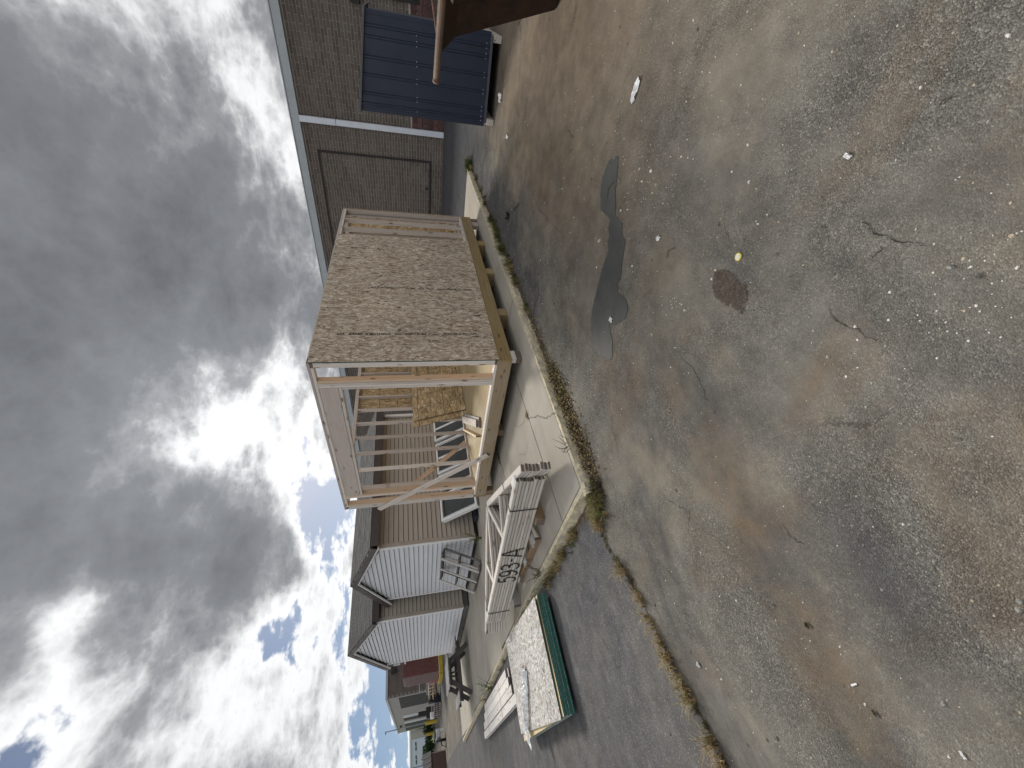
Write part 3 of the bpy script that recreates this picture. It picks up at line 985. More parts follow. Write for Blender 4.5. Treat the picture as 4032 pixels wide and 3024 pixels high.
# cracks and soil in the concrete
def slab_cracks():
    rng = random.Random(5)
    parts = []
    for ln, w in (([(-1.38, -0.42), (-1.2, -0.12), (-0.98, 0.1), (-0.66, 0.5)], .004), ([(-0.64, 0.58), (-0.45, 0.95), (-0.1, 1.2)], .002), ([(-0.9, 0.6), (-0.95, 0.95), (-0.7, 1.3)], .0015)):
        pts = []
        for a, b in zip(ln, ln[1:]):
            for k in range(14):
                pts.append((a[0] + (b[0] - a[0]) * k / 14 + rng.uniform(-.012, .012), a[1] + (b[1] - a[1]) * k / 14 + rng.uniform(-.012, .012)))
        vs, fs = [], []
        for i, p in enumerate(pts):
            d = Vector(pts[min(i + 1, len(pts) - 1)]) - Vector(pts[max(0, i - 1)])
            nn = Vector((-d.y, d.x)).normalized() * w * rng.uniform(.4, 1.2)
            vs += [(p[0] + nn.x, p[1] + nn.y, ZS + .003), (p[0] - nn.x, p[1] - nn.y, ZS + .003)]
        fs = [(2 * i, 2 * i + 1, 2 * i + 3, 2 * i + 2) for i in range(len(pts) - 1)]
        parts.append((vs, fs, 0))
    joined('crack', parts, ['crack_dark'], slab, None, 'stuff')
slab_cracks()
# soil gathered at the foot of the slab edge
sheet('soil_strip', rough_poly([(-2.50, -0.56), (-1.9, -0.68), (-0.9, -0.60), (0.2, -0.56), (2.5, -0.54), (6.9, -0.50), (6.9, -0.40), (-2.35, -0.42), (-2.37, 0.5), (-2.46, 0.3)], 14, 0.02, 5), 0.008, 'soil_thin')

# far lawn strip and pavement line
sheet('lawn', [(-20, 70), (3.5, 70), (14, 148), (-60, 148)], 0.02, 'lawn')

# ================================================================== brick hall behind
hall = thing('brick_hall', 'long brown brick hall with pale metal roof edge behind the open shed', 'building', (15.4, 0, 0))
UB = 15.4
box('wall', (UB, UB + 12), (-9, 30), (-0.05, 5.52), 'mortar', hall, 0.0)
box('roof_fascia', (UB - 0.12, UB + 12.1), (-9.1, 30.1), (5.50, 5.80), 'roof_fascia', hall, 0.01)
box('roof_lip', (UB - 0.14, UB + 0.2), (-9.12, 30.12), (5.802, 5.84), 'roof_fascia', hall, 0.005)
def bricks():
    rng = random.Random(21)
    ch, cl, gp = 0.111, 0.44, 0.017
    BB = cbox_mesh(0.03, cl - gp, ch - gp, ['brick'], 0.0015)
    cand, clipped = [], []
    for r in range(0, 54):
        z = 0.004 + (r + 0.5) * ch
        if z + ch / 2 > 5.5:
            break
        off = (r % 2) * cl / 2
        k0 = int(-4.2 / cl) - 1
        for k in range(k0, int(21 / cl)):
            y = k * cl + off
            if y - cl / 2 < 0.72 and z - ch / 2 < 1.26:
                if y + cl / 2 > 0.80:
                    clipped.append((y, z))
                continue
            cand.append((y, z))
    def score(c):
        y, z = c
        vis = -2.7 < y < 6.0 and not (y < -1.3 and z < 2.6)
        return (0 if vis else 100) + abs(y - 1.8) * 0.9 + abs(z - 2.2)
    cand.sort(key=score)
    for y, z in cand[:290]:
        mk('brick', BB, None, T(UB + 0.004 + rng.uniform(-.002, .002), y, z), hall)
    parts = []
    for y, z in cand[290:]:
        j = rng.uniform(-.002, .002)
        v, f = gbox((UB - 0.011 + j, UB + 0.003), (y - (cl - gp) / 2, y + (cl - gp) / 2), (z - (ch - gp) / 2, z + (ch - gp) / 2))
        parts.append((v, f, rng.choice((0, 0, 1, 1, 2, 3, 4))))
    for y, z in clipped:
        v, f = gbox((UB - 0.011, UB + 0.003), (.73, y + (cl - gp) / 2), (z - (ch - gp) / 2, z + (ch - gp) / 2))
        parts.append((v, f, rng.randrange(5)))
    joined('brick_courses', parts, ['brick_%d' % i for i in range(5)], hall, None, 'stuff')
    n = 0
    for r in range(6):
        for k in range(22):
            y = 0.72 - 0.195 - k * 0.40 - (r % 2) * 0.2
            if y < -4.5:
                continue
            v, f = [], []
            me = cbox_mesh(0.06, 0.385, 0.20, ['split_%d' % ((r * 7 + k * 3) % 3)], 0.012)
            y1 = y
            if k == 0 and r % 2:
                mk('split_face_block', cbox_mesh(0.06, 0.185, 0.20, ['split_1'], 0.012), None, T(UB - .02, .72 - .0975, .11 + r * .213), hall)
            mk('split_face_block', me, None, T(UB - 0.02 + rng.uniform(-.008, .008), y1, 0.11 + r * 0.213), hall)
bricks()
for y, z in (((1.90, 1.98), (0.50, 5.07)), ((1.983, 9.0), (5.0, 5.07)), ((1.983, 9.0), (0.50, 0.58))):
    box('dark_border', (UB - 0.045, UB - 0.02), y, z, 'dark_strip', hall, 0.002)
ds = box('downspout', (UB - 0.14, UB - 0.03), (0.73, 0.94), (0.0, 4.195), 'gutter_white', hall, 0.012)
box('downspout', (UB - 0.145, UB - 0.03), (0.728, 0.942), (4.205, 5.50), 'gutter_white', hall, 0.012)
w = box('window', (UB - 0.06, UB - 0.035), (-5.2, -3.03), (0.95, 2.62), 'black_plastic', hall, 0.006)
box('pane', (UB - 0.075, UB - 0.064), (-5.1, -3.13), (1.05, 2.52), 'window_glass', w, 0.002)
box('wall_lamp', (UB - 0.20, UB - 0.03), (-3.25, -2.77), (2.94, 3.25), 'black_plastic', hall, 0.02)
hb = tube('hose_tap', [(UB - 0.01, 3.03, 0.70), (UB - 0.12, 3.03, 0.70), (UB - 0.16, 3.03, 0.64)], 0.035, 'black_plastic', hall)

# ================================================================== white-gabled sheds
def lap_wall(parent, name, origin, ex, en, rows_, mat, exposure=0.115):
    """lapped boards; rows_: list of (z0, s0 bottom, s1 bottom, s0 top, s1 top)"""
    ex, en = Vector(ex), Vector(en)
    for z0, a0, a1, b0, b1 in rows_:
        if a1 - a0 < 0.05:
            continue
        h = exposure
        m0, m1 = b0, b1
        P = []
        ez = Vector((0, 0, 1))
        c = (a0 + a1) / 2
        def pt(s, n, z):
            return (s - c, n, z)
        vs = [pt(a0, 0.001, 0), pt(a1, 0.001, 0), pt(a1, 0.030, 0), pt(a0, 0.030, 0),
              pt(m0, 0.001, h - .011), pt(m1, 0.001, h - .011), pt(m1, 0.006, h - .011), pt(m0, 0.006, h - .011)]
        fs = [(0, 1, 2, 3), (7, 6, 5, 4), (3, 2, 6, 7), (1, 0, 4, 5), (0, 3, 7, 4), (2, 1, 5, 6)]
        if ex.cross(en).z < 0:
            fs = [g[::-1] for g in fs]
        o = Vector(origin) + ex * c
        M = Matrix(((ex.x, en.x, 0, o.x), (ex.y, en.y, 0, o.y), (0, 0, 1, z0), (0, 0, 0, 1)))
        # keep the mesh right-handed: flip y into the mesh when the frame mirrors
        if ex.cross(en).z < 0:
            vs = [(x, -y, z) for x, y, z in vs]
            M = Matrix(((ex.x, -en.x, 0, o.x), (ex.y, -en.y, 0, o.y), (0, 0, 1, z0), (0, 0, 0, 1)))
        me = mesh(name, vs, fs)
        bm = bmesh.new(); bm.from_mesh(me); bmesh.ops.recalc_face_normals(bm, faces=bm.faces); bm.to_mesh(me); bm.free()
        mk(name, me, mat, M, parent)
def gable_rows(s0, s1, zb, ze, sa, za, ex=0.115):
    rows_ = []
    z = zb
    while z < za - 0.03:
        def lim(zz):
            if zz <= ze:
                return s0, s1
            f = min(1.0, (zz - ze) / (za - ze))
            return s0 + (sa - s0) * f, s1 + (sa - s1) * f
        a0, a1 = lim(z)
        b0, b1 = lim(min(z + ex, za))
        rows_.append((z, a0, a1, b0, b1))
        z += ex
    return rows_
def roof_slope(parent, u0, u1, v0, z0, v1, z1, th=0.06):
    """shingled slope from eave (v0,z0) to ridge (v1,z1) running along x"""
    d = Vector((0, v1 - v0, z1 - z0))
    L = d.length
    d.normalize()
    n = Vector((0, -d.z, d.y))
    if n.z < 0:
        n = -n
    o = Vector((0, v0, z0))
    vs = []
    for x in (u0, u1):
        for a, b in ((0, -th), (L, -th), (L, 0), (0, 0)):
            p = o + d * a + n * b
            vs.append((x, p.y, p.z))
    fs = [(0, 1, 2, 3), (7, 6, 5, 4), (0, 4, 5, 1), (1, 5, 6, 2), (2, 6, 7, 3), (3, 7, 4, 0)]
    r = mk('roof', mesh('roof', vs, fs), 'shingle', None, parent)
    rng = random.Random(int(v0 * 100))
    parts = []
    e = 0.135
    k = 0
    while k * e < L:
        a0, a1 = k * e - 0.012, min((k + 1) * e + 0.004, L)
        x = u0 - 0.01 + (k % 2) * 0.14 - 0.28
        while x < u1:
            xa, xb = max(x, u0 - 0.012), min(x + 0.30, u1 + 0.012)
            if xb - xa > 0.03:
                t = rng.uniform(0.008, 0.014)
                q = []
                for xx in (xa + .003, xb - .003):
                    for a, b in ((a0, 0.001), (a1, 0.001), (a1, 0.003), (a0, t)):
                        p = o + d * a + n * b
                        q.append((xx, p.y, p.z))
                parts.append((q, fs, 0))
            x += 0.305
        k += 1
    joined('shingles', parts, ['shingle'], r, None, 'stuff')
    return r
def gable_shed(label, u0, u1, va, vb, zb, ze, vm, za, eav, zbot, over):
    h = thing('display_shed', label, 'shed', (u0, (va + vb) / 2, ZS))
    eps = 0.03
    prism('wall_core', [(u0 + eps, va + eps), (u1, va + eps), (u1, vb - eps), (u0 + eps, vb - eps)], zb, ze, 'fascia_brown', h)
    # gable triangle core
    vs = [(u0 + eps, va + eps, ze), (u0 + eps, vb - eps, ze), (u0 + eps, vm, za - .03), (u1, va + eps, ze), (u1, vb - eps, ze), (u1, vm, za - .03)]
    mk('gable_core', mesh('g', vs, [(0, 2, 1), (3, 4, 5), (0, 3, 5, 2), (1, 2, 5, 4)]), 'fascia_brown', None, h)
    lap_wall(h, 'lap_board', (u0 + eps, 0, 0), (0, 1, 0), (-1, 0, 0), gable_rows(va + .09, vb - .06, zb, ze - .05, vm, za - .04), 'siding_white')
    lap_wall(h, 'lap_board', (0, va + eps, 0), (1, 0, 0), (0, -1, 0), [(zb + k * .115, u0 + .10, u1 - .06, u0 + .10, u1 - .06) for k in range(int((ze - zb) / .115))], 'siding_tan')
    # corner boards
    box('corner_board', (u0 - .004, u0 + .028), (va + .004, va + .10), (zb - .02, ze), 'trim_white', h)
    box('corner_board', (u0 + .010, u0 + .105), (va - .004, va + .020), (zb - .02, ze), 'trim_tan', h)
    box('corner_board', (u0 - .004, u0 + .028), (vb - .07, vb + .01), (zb - .02, ze), 'trim_white', h)
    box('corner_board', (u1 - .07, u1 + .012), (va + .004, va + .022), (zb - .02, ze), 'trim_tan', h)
    # roof
    ve0, ve1, zr = va - over, vb + eav[2], za + .12
    z0 = eav[0]; z1 = eav[1]
    uo0, uo1 = u0 - .09, u1 + .12
    roof_slope(h, uo0, uo1, ve0, z0, vm, zr)
    roof_slope(h, uo0, uo1, ve1, z1, vm, zr)
    # eave fascia and soffit on the long side
    box('fascia', (uo0 + .04, uo1), (ve0 - .022, ve0 + .004), (z0 - .19, z0 - .012), 'fascia_brown', h)
    box('soffit', (uo0 + .04, uo1 - .02), (ve0 + .006, va + .03), (z0 - .175, z0 - .16), 'soffit', h)
    # rake boards on the gable
    for vv, zz in ((ve0, z0), (ve1, z1)):
        d = Vector((0, vm - vv, zr - zz)).normalized()
        nn = Vector((0, -d.z, d.y))
        nn = nn if nn.z > 0 else -nn
        p0 = Vector((uo0 - .012, vv, zz)) - nn * .085 - d * .01
        p1 = Vector((uo0 - .012, vm, zr)) - nn * .085
        board('rake_board', p0, p1 + d * .02, .024, .15, nn, 'fascia_brown', h)
        board('rake_trim', p0 + Vector((.03, 0, 0)) - nn * .10, p1 + Vector((.03, 0, 0)) - nn * .10, .05, .035, nn, 'trim_white', h)
    return h
s1 = gable_shed('white gabled shed with tan long wall, pallet frame leaning on it', .30, 4.45, 6.10, 9.55, .21, 2.52, 7.86, 3.20, (2.66, 2.56, .26), ZS, .27)
box('skirt_board', (.34, 4.4), (6.16, 9.5), (ZS + .02, .205), 'skirt_dark', s1)
for k in range(3):
    box('skid', (.33, 4.42), (6.2 + k * 1.5, 6.3 + k * 1.5), (ZS, ZS + .018), 'skirt_dark', s1)
box('downspout', (4.36, 4.44), (6.02, 6.09), (ZS + .05, 2.45), 'trim_white', s1)
s2 = gable_shed('larger white gabled shed with no windows beyond the picnic table', -.15, 4.2, 9.86, 15.05, .30, 2.80, 12.42, 3.78, (2.92, 2.90, .30), ZS, .20)
box('skirt_board', (-.10, 4.1), (9.9, 15.0), (ZS + .03, .29), 'skirt', s2)
for k in range(3):
    box('skid', (-.09, 4.12), (9.95 + k * 2.4, 10.05 + k * 2.4), (ZS, ZS + .028), 'skirt_dark', s2)
box('light_fitting', (-.20, -.12), (15.06, 15.16), (2.35, 2.6), 'galv', s2)

# ================================================================== the open framed shed
shed = thing('framed_shed', 'unfinished timber-framed shed clad in strand board, without a roof', 'shed', (0, 0, .25))
W_, L_ = 3.66, 4.88
ZR0, ZR1, ZD, ZP, ZT0, ZT1, ZT2 = .25, .438, .458, .496, 2.832, 2.870, 2.908
board('rim_joist', (0.0, .024, .344), (L_, .024, .344), .188, .038, (0, -1, 0), 'treated', shed, .004)
board('rim_joist', (.021, .044, .344), (.021, W_ - .044, .344), .188, .038, (-1, 0, 0), 'treated_pale', shed, .004)
board('rim_joist', (0.0, W_ - .024, .344), (L_, W_ - .024, .344), .188, .038, (0, 1, 0), 'treated', shed, .004)
board('rim_joist', (L_ - .021, .044, .344), (L_ - .021, W_ - .044, .344), .188, .038, (1, 0, 0), 'treated', shed, .004)
for k in range(1, 12):
    board('floor_joist', (.406 * k, .046, .342), (.406 * k, W_ - .046, .342), .18, .038, (1, 0, 0), 'treated', shed)
for k in range(4):
    board('floor_sheet', (.006 + 1.218 * k + .607, .004, .4485), (.006 + 1.218 * k + .607, W_ - .004, .4485), 1.214, .018, (0, 0, 1), 'ply_floor', shed, .001)
def stud(x, y, flat, z0=ZP, z1=ZT0, mat='stud_white', d=.089, t=.038):
    """upright 2x4; flat = direction of its narrow edge"""
    up = (1, 0, 0) if flat == 'x' else (0, 1, 0)
    board('stud', (x, y, z0 + .001), (x, y, z1 - .001), d, t, up, mat, shed)
# sheathed side (y = 0)
YS = .011 + .0445
board('bottom_plate', (.012, YS, .477), (L_ - .012, YS, .477), .089, .038, (0, 0, 1), 'stud_white', shed, end='end_dark')
board('top_plate', (.012, YS, 2.851), (L_ - .012, YS, 2.851), .089, .038, (0, 0, 1), 'stud_white', shed, end='end_dark')
board('top_plate', (.10, YS, 2.889), (L_ - .10, YS, 2.889), .089, .036, (0, 0, 1), 'stud_grey', shed, end='end_dark')
for x in (.021, .062, .406, .813, 1.219, 1.626, 2.032, 2.438, 2.845, 3.251, 3.66, 4.0, 4.40, 4.855):
    stud(x, YS, 'x', mat='stud_white' if x < .1 else 'stud_grey')
# far side (y = W)
YF = W_ - .011 - .0445
board('bottom_plate', (.012, YF, .477), (L_ - .012, YF, .477), .089, .038, (0, 0, 1), 'stud_grey', shed, end='end_dark')
board('top_plate', (.012, YF, 2.851), (L_ - .012, YF, 2.851), .089, .038, (0, 0, 1), 'stud_grey', shed, end='end_dark')
board('top_plate', (.10, YF, 2.889), (L_ - .10, YF, 2.889), .089, .036, (0, 0, 1), 'stud_grey', shed, end='end_dark')
for x in (.021, .42, .83, 1.235, 1.64, 2.04, 2.445, 2.85, 3.255, 3.66, 4.07, 4.47, 4.855):
    stud(x, YF, 'x', mat=random.choice(('stud_grey', 'stud_white', 'stud_grey')))
# end wall (x = L)
XE = L_ - .011 - .0445
for z, m_ in ((.477, 'stud_grey'), (2.851, 'stud_grey')):
    board('bottom_plate' if z < 1 else 'top_plate', (XE, .102, z), (XE, W_ - .102, z), .089, .038, (0, 0, 1), m_, shed)
board('top_plate', (XE, .014, 2.889), (XE, W_ - .014, 2.889), .089, .036, (0, 0, 1), 'stud_grey', shed)
for k in range(8):
    stud(XE, .125 + .406 * k + (.0 if k else .0), 'y', mat='stud_grey')
stud(XE, W_ - .122, 'y', mat='stud_grey')
# open front (x = 0)
XF = .0455
board('bottom_plate', (XF, .102, .477), (XF, W_ - .102, .477), .089, .038, (0, 0, 1), 'stud_white', shed)
board('top_plate', (XF, .102, 2.851), (XF, W_ - .102, 2.851), .089, .038, (0, 0, 1), 'stud_white', shed)
board('top_plate', (XF, .014, 2.889), (XF, W_ - .014, 2.889), .089, .036, (0, 0, 1), 'stud_grey', shed, end='end_dark')
for y, z1, m_ in ((.352, ZT0, 'stud_tan'), (.395, ZT0, 'stud_white'), (.435, ZT0, 'stud_white'), (.475, 2.545, 'stud_white'),
                  (3.165, 2.545, 'stud_tan'), (3.205, ZT0, 'stud_tan'), (3.245, ZT0, 'stud_white'), (3.50, ZT0, 'stud_tan'), (3.54, ZT0, 'stud_white')):
    stud(XF, y, 'y', z1=z1, mat=m_)
board('header', (.021, .457, 2.71), (.021, 3.184, 2.71), .238, .038, (-1, 0, 0), 'stud_grey', shed)
board('header', (.067, .457, 2.71), (.067, 3.184, 2.71), .238, .038, (-1, 0, 0), 'stud_grey', shed)
board('header_plate', (XF, .457, 2.568), (XF, 3.184, 2.568), .086, .038, (0, 0, 1), 'stud_white', shed)
board('brace', (-.021, 3.70, 2.30), (-.021, 2.20, .36), .089, .037, (-1, 0, 0), 'stud_white', shed, end='end_dark')
board('brace', (.40, W_ + .021, 1.70), (1.46, W_ + .021, .44), .089, .037, (0, 1, 0), 'stud_tan', shed)
# sheathing
def osb_sheet(name, M, lx, lz, mat, edge='green_edge'):
    me = cbox_mesh(lx, .011, lz, [mat], .001)
    return mk(name, me, None, M, shed)
gapx = .004
for k in range(3):
    sh = osb_sheet('strand_board', T(.61 + 1.22 * k, .0055, (.445 + 2.884) / 2), 1.22 - 2 * gapx, 2.884 - .445, 'osb_face')
    # mill stamp printed down the sheet
    txt = ['APA   RATED SHEATHING   502   EXPOSURE 1   ----   THIS SIDE DOWN', 'SIZED FOR SPACING   APA   502   24/16   ----   THIS SIDE UP', 'APA   502   ----   24/16'][k]
    cu = bpy.data.curves.new('stamp', 'FONT')
    cu.body = txt
    cu.size = .062
    cu.shear = .2
    cu.offset = .0022
    cu.resolution_u = 1
    tmp = bpy.data.objects.new('tmp', cu)
    COL.objects.link(tmp)
    bpy.context.view_layer.update()
    me = bpy.data.meshes.new_from_object(tmp.evaluated_get(bpy.context.evaluated_depsgraph_get()))
    bpy.data.objects.remove(tmp)
    me.materials.clear()
    # the print reads along the sheet: down on the outer two, up on the middle one
    x0 = (.56, 1.82, 3.10)[k]
    if k != 1:
        M = Matrix(((0, 1, 0, x0), (0, 0, -1, -.0012), (-1, 0, 0, 2.62), (0, 0, 0, 1)))
    else:
        M = Matrix(((0, -1, 0, x0), (0, 0, -1, -.0012), (1, 0, 0, .60), (0, 0, 0, 1)))
    mk('mill_stamp', me, 'ink_faded', M, sh)
box('painted_sheet_edge', (-.0025, -.0002), (-.001, .0125), (.447, 2.882), 'green_edge', shed, 0.0005)
for k in range(2):
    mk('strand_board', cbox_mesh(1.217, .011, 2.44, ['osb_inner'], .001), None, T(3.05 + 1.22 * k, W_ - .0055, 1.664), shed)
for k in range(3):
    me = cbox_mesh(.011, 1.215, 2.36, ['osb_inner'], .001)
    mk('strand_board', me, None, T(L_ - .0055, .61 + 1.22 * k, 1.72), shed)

# timber blocks under the shed
def blk(label, x, y, z, mat, name='wood_block', grp=None):
    o = box(name, x, y, z, mat, None, .004)
    return tag(o, label, 'block', grp)
blk('dark timber block under the near corner of the framed shed', (.03, .20), (.01, .10), (ZS, ZS + .085), 'end_dark')
blk('pale wood shim on the dark block under the near shed corner', (.02, .20), (.005, .09), (ZS + .087, .249), 'stud_white')
for x, lab in ((1.20, 'first square timber block along the strand-board side after the near corner'), (2.52, 'middle square timber block under the strand-board side of the shed'),
               (3.66, 'square timber block under the shed where its strand board ends')):
    board_ = blk(lab, (x - .09, x + .09), (.02, .30), (ZS, .249), 'treated')
blk('dark timber block under the far end of the shed side', (4.72, 4.86), (.03, .2), (ZS, .249), 'end_dark')
blk('pale spacer beside the dark block at the shed side end', (4.50, 4.70), (.03, .12), (ZS, .249), 'stud_grey')
blk('brown timber block under the left front corner of the shed', (.03, .14), (3.50, 3.67), (ZS, .249), 'block_brown')
blk('square timber block under the middle of the shed front', (.15, .30), (1.75, 1.90), (ZS, .249), 'block_brown')
blk('timber block under the far left corner of the shed', (4.7, 4.85), (3.45, 3.62), (ZS, .249), 'block_brown')

# loose strand-board sheets leaning inside
def lean_sheet(label, x0, x1, yb, zb, yt, zt, off):
    p0 = Vector(((x0 + x1) / 2, yb, zb)); p1 = Vector(((x0 + x1) / 2, yt, zt))
    d = (p1 - p0)
    L = d.length
    ey = d.normalized()
    ex = Vector((1, 0, 0))
    ez = ex.cross(ey)
    c = (p0 + p1) / 2 + ez * off
    M = Matrix(((ex.x, ey.x, ez.x, c.x), (ex.y, ey.y, ez.y, c.y), (ex.z, ey.z, ez.z, c.z), (0, 0, 0, 1)))
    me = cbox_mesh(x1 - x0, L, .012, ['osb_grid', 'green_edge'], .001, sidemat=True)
    return tag(mk('strand_board_sheet', me, None, M), label, 'board', 'loose sheets inside the shed')
lean_sheet('front gridded strand-board sheet leaning inside the shed', 1.95, 4.39, 3.17, .462, 3.50, 1.62, .0)
lean_sheet('rear gridded strand-board sheet leaning inside the shed, showing past the front one', 1.80, 4.24, 3.19, .462, 3.52, 1.61, -.014)
# planks lying on the deck
def plank(label, p0, p1, w, t, mat, grp, end=None, name='plank', up=(0, 0, 1)):
    return tag(board(name, p0, p1, w, t, up, mat, None, .003, end), label, 'plank', grp)
DG = 'planks left on the shed floor'
dz = ZD
plank('weathered plank lying on the shed floor, on top of another', (.42, 1.86, dz + .072), (1.75, 3.28, dz + .072), .14, .036, 'stud_grey', DG, 'end_dark')
plank('lower weathered plank lying on the shed floor', (.42, 1.84, dz + .021), (1.80, 3.30, dz + .021), .19, .037, 'old_grey', DG, 'end_dark')
plank('fresh pale plank on edge on the shed floor', (.30, 2.07, dz + .047), (1.55, 3.40, dz + .047), .038, .088, 'fresh_pine', DG, 'end_dark')
plank('short offcut on the shed floor by the near corner', (.55, .42, dz + .02), (.90, .60, dz + .02), .089, .037, 'stud_white', DG, 'end_dark')

# ================================================================== roof trusses, strapped
def trusses():
    o0 = Vector((-1.85, .15, 0))
    e1 = Vector((-.1060, .9944, 0)).normalized()
    e2 = Vector((e1.y, -e1.x, 0))
    def P(s, t, z):
        v = o0 + e1 * s + e2 * t
        return (v.x, v.y, z)
    rng = random.Random(4)
    top = None
    n = 8
    for k in range(n):
        z = .245 + .0425 * k
        ds, dt = rng.uniform(-.018, .018), rng.uniform(-.004, .006)
        if k == n - 1:
            ds, dt = .0, .0
        rank = n - 1 - k
        lab = 'topmost roof truss in the strapped bundle' if rank == 0 else ('lowest roof truss in the strapped bundle' if k == 0 else '%s roof truss from the top of the strapped bundle' % ORD[rank])
        tr = thing('roof_truss', lab, 'truss', P(0, 0, z), 'roof trusses in the strapped bundle')
        board('bottom_chord', P(.02 + ds, .0445 + dt, z), P(3.66 + ds, .0445 + dt, z), .089, .0365, (0, 0, 1), 'truss_wood', tr, .006, 'end_dark')
        a = (.56, 1.0 if False else 0)
        for sgn in (0, 1):
            def S(s):
                return (s if not sgn else 3.66 - s) + ds
            board('top_chord', P(S(-.26), -.035 + dt, z), P(S(1.80), .99 + dt, z), .089, .0355, (0, 0, 1), 'truss_wood', tr, .006, 'end_dark')
            board('web', P(S(1.22), .092 + dt, z), P(S(.93), .50 + dt, z), .07, .0345, (0, 0, 1), 'truss_wood', tr)
            board('web', P(S(1.24), .092 + dt, z), P(S(1.80), .93 + dt, z), .07, .0335, (0, 0, 1), 'truss_wood', tr)
        if rank == 0:
            for s in (.14, 3.52):
                M = frame(P(s - .09, .10, z + .0190), P(s + .09, .10, z + .0190), (0, 0, 1))
                mk('gusset_plate', cbox_mesh(.16, .10, .0015, ['galv'], .0004), None, M, tr)
        if k == 4:
            mid = tr
    # hand lettering across the stacked chords
    strokes = [[(.02, .22), (.0, .13), (.05, .15), (.10, .13), (.11, .08), (.08, .02), (.02, .0), (-.02, .03)], [(.02, .22), (.12, .225)],
               [(.30, .15), (.27, .10), (.20, .10), (.17, .16), (.20, .215), (.27, .215), (.30, .15), (.285, .06), (.22, .0), (.16, .01)],
               [(.36, .20), (.42, .225), (.47, .19), (.45, .135), (.39, .12), (.45, .115), (.49, .07), (.46, .015), (.39, .0), (.34, .03)],
               [(.55, .11), (.61, .115)],
               [(.66, -.01), (.75, .225), (.79, .22), (.86, -.01)], [(.69, .07), (.84, .075)]]
    parts = []
    zb, s0 = .266, 1.42
    for st in strokes:
        pts = []
        for i in range(len(st) - 1):
            p0 = st[max(i - 1, 0)]; p1 = st[i]; p2 = st[i + 1]; p3 = st[min(i + 2, len(st) - 1)]
            for q in range(5):
                t = q / 5
                pts.append(tuple(.5 * (2 * p1[j] + (p2[j] - p0[j]) * t + (2 * p0[j] - 5 * p1[j] + 4 * p2[j] - p3[j]) * t * t + (3 * p1[j] - p0[j] - 3 * p2[j] + p3[j]) * t ** 3) for j in (0, 1)))
        pts.append(st[-1])
        vs = []
        for i, p in enumerate(pts):
            d = Vector(pts[min(i + 1, len(pts) - 1)]) - Vector(pts[max(0, i - 1)])
            nn = Vector((-d.y, d.x)).normalized() * .012
            # written from left to right as seen from the yard, so along -e1
            for sg in (1, -1):
                x, zz = p[0] + nn.x * sg, p[1] + nn.y * sg
                vs.append(P(s0 + .86 - x * 1.0, -.0085, zb + zz * 1.12))
        parts.append((vs, [(2 * i, 2 * i + 1, 2 * i + 3, 2 * i + 2) for i in range(len(pts) - 1)], 0))
    joined('hand_lettering', parts, ['ink'], mid)
    # straps
    for s, lab in ((.55, 'black strap round the truss bundle, end nearer the shed corner'), (3.28, 'black strap round the truss bundle, end nearer the picnic table')):
        st = thing('strap', lab, 'strap', P(s, 0, .2), 'straps round the truss bundle')
        h = 0.09 + (0.5 * (s + .26) + .0 if s < 1.8 else .5 * (3.92 - s))
        t1 = h + .035
        for name, p0, p1, up in (('strap_side', P(s, -.0085, .222), P(s, -.0085, .566), -e2), ('strap_top', P(s, -.009, .5665), P(s + .05, t1, .5665), (0, 0, 1)),
                                 ('strap_under', P(s, -.009, .2205), P(s + .05, t1, .2205), (0, 0, 1))):
            board(name, p0, p1, .019, .002, up, 'strap_black', st, .0003)
trusses()
# skids under the truss bundle
def skid_pieces():
    sk = thing('broken_pallet', 'broken grey pallet under the truss bundle', 'pallet', (-1.95, 1.9, ZS))
    for y in (1.45, 2.05, 2.62):
        board('pallet_board', (-2.10, y - .18, ZS + .098), (-1.40, y - .05, ZS + .098), .13, .02, (0, 0, 1), 'old_grey', sk)
    board('stringer', (-2.05, 1.22, ZS + .044), (-2.02, 2.70, ZS + .044), .04, .087, (0, 0, 1), 'block_brown', sk, end='end_dark')
    board('stringer', (-1.52, 1.40, ZS + .044), (-1.48, 2.80, ZS + .044), .04, .087, (0, 0, 1), 'block_brown', sk, end='end_dark')
    tag(board('timber_block', (-1.98, .92, ZS + .058), (-1.28, 1.02, ZS + .058), .12, .116, (0, 0, 1), 'block_brown', None, .004, 'end_dark'), 'dark timber under the near end of the truss bundle', 'block')
    tag(board('timber_block', (-2.26, 3.05, ZS + .058), (-1.55, 3.12, ZS + .058), .10, .116, (0, 0, 1), 'old_grey', None, .004, 'end_dark'), 'grey timber under the far end of the truss bundle', 'block')
    tag(board('timber_block', (-1.42, 2.0, ZS + .058), (-1.05, 2.2, ZS + .058), .10, .116, (0, 0, 1), 'old_grey', None, .004, 'end_dark'), 'grey timber under the peak of the truss bundle', 'block')
skid_pieces()

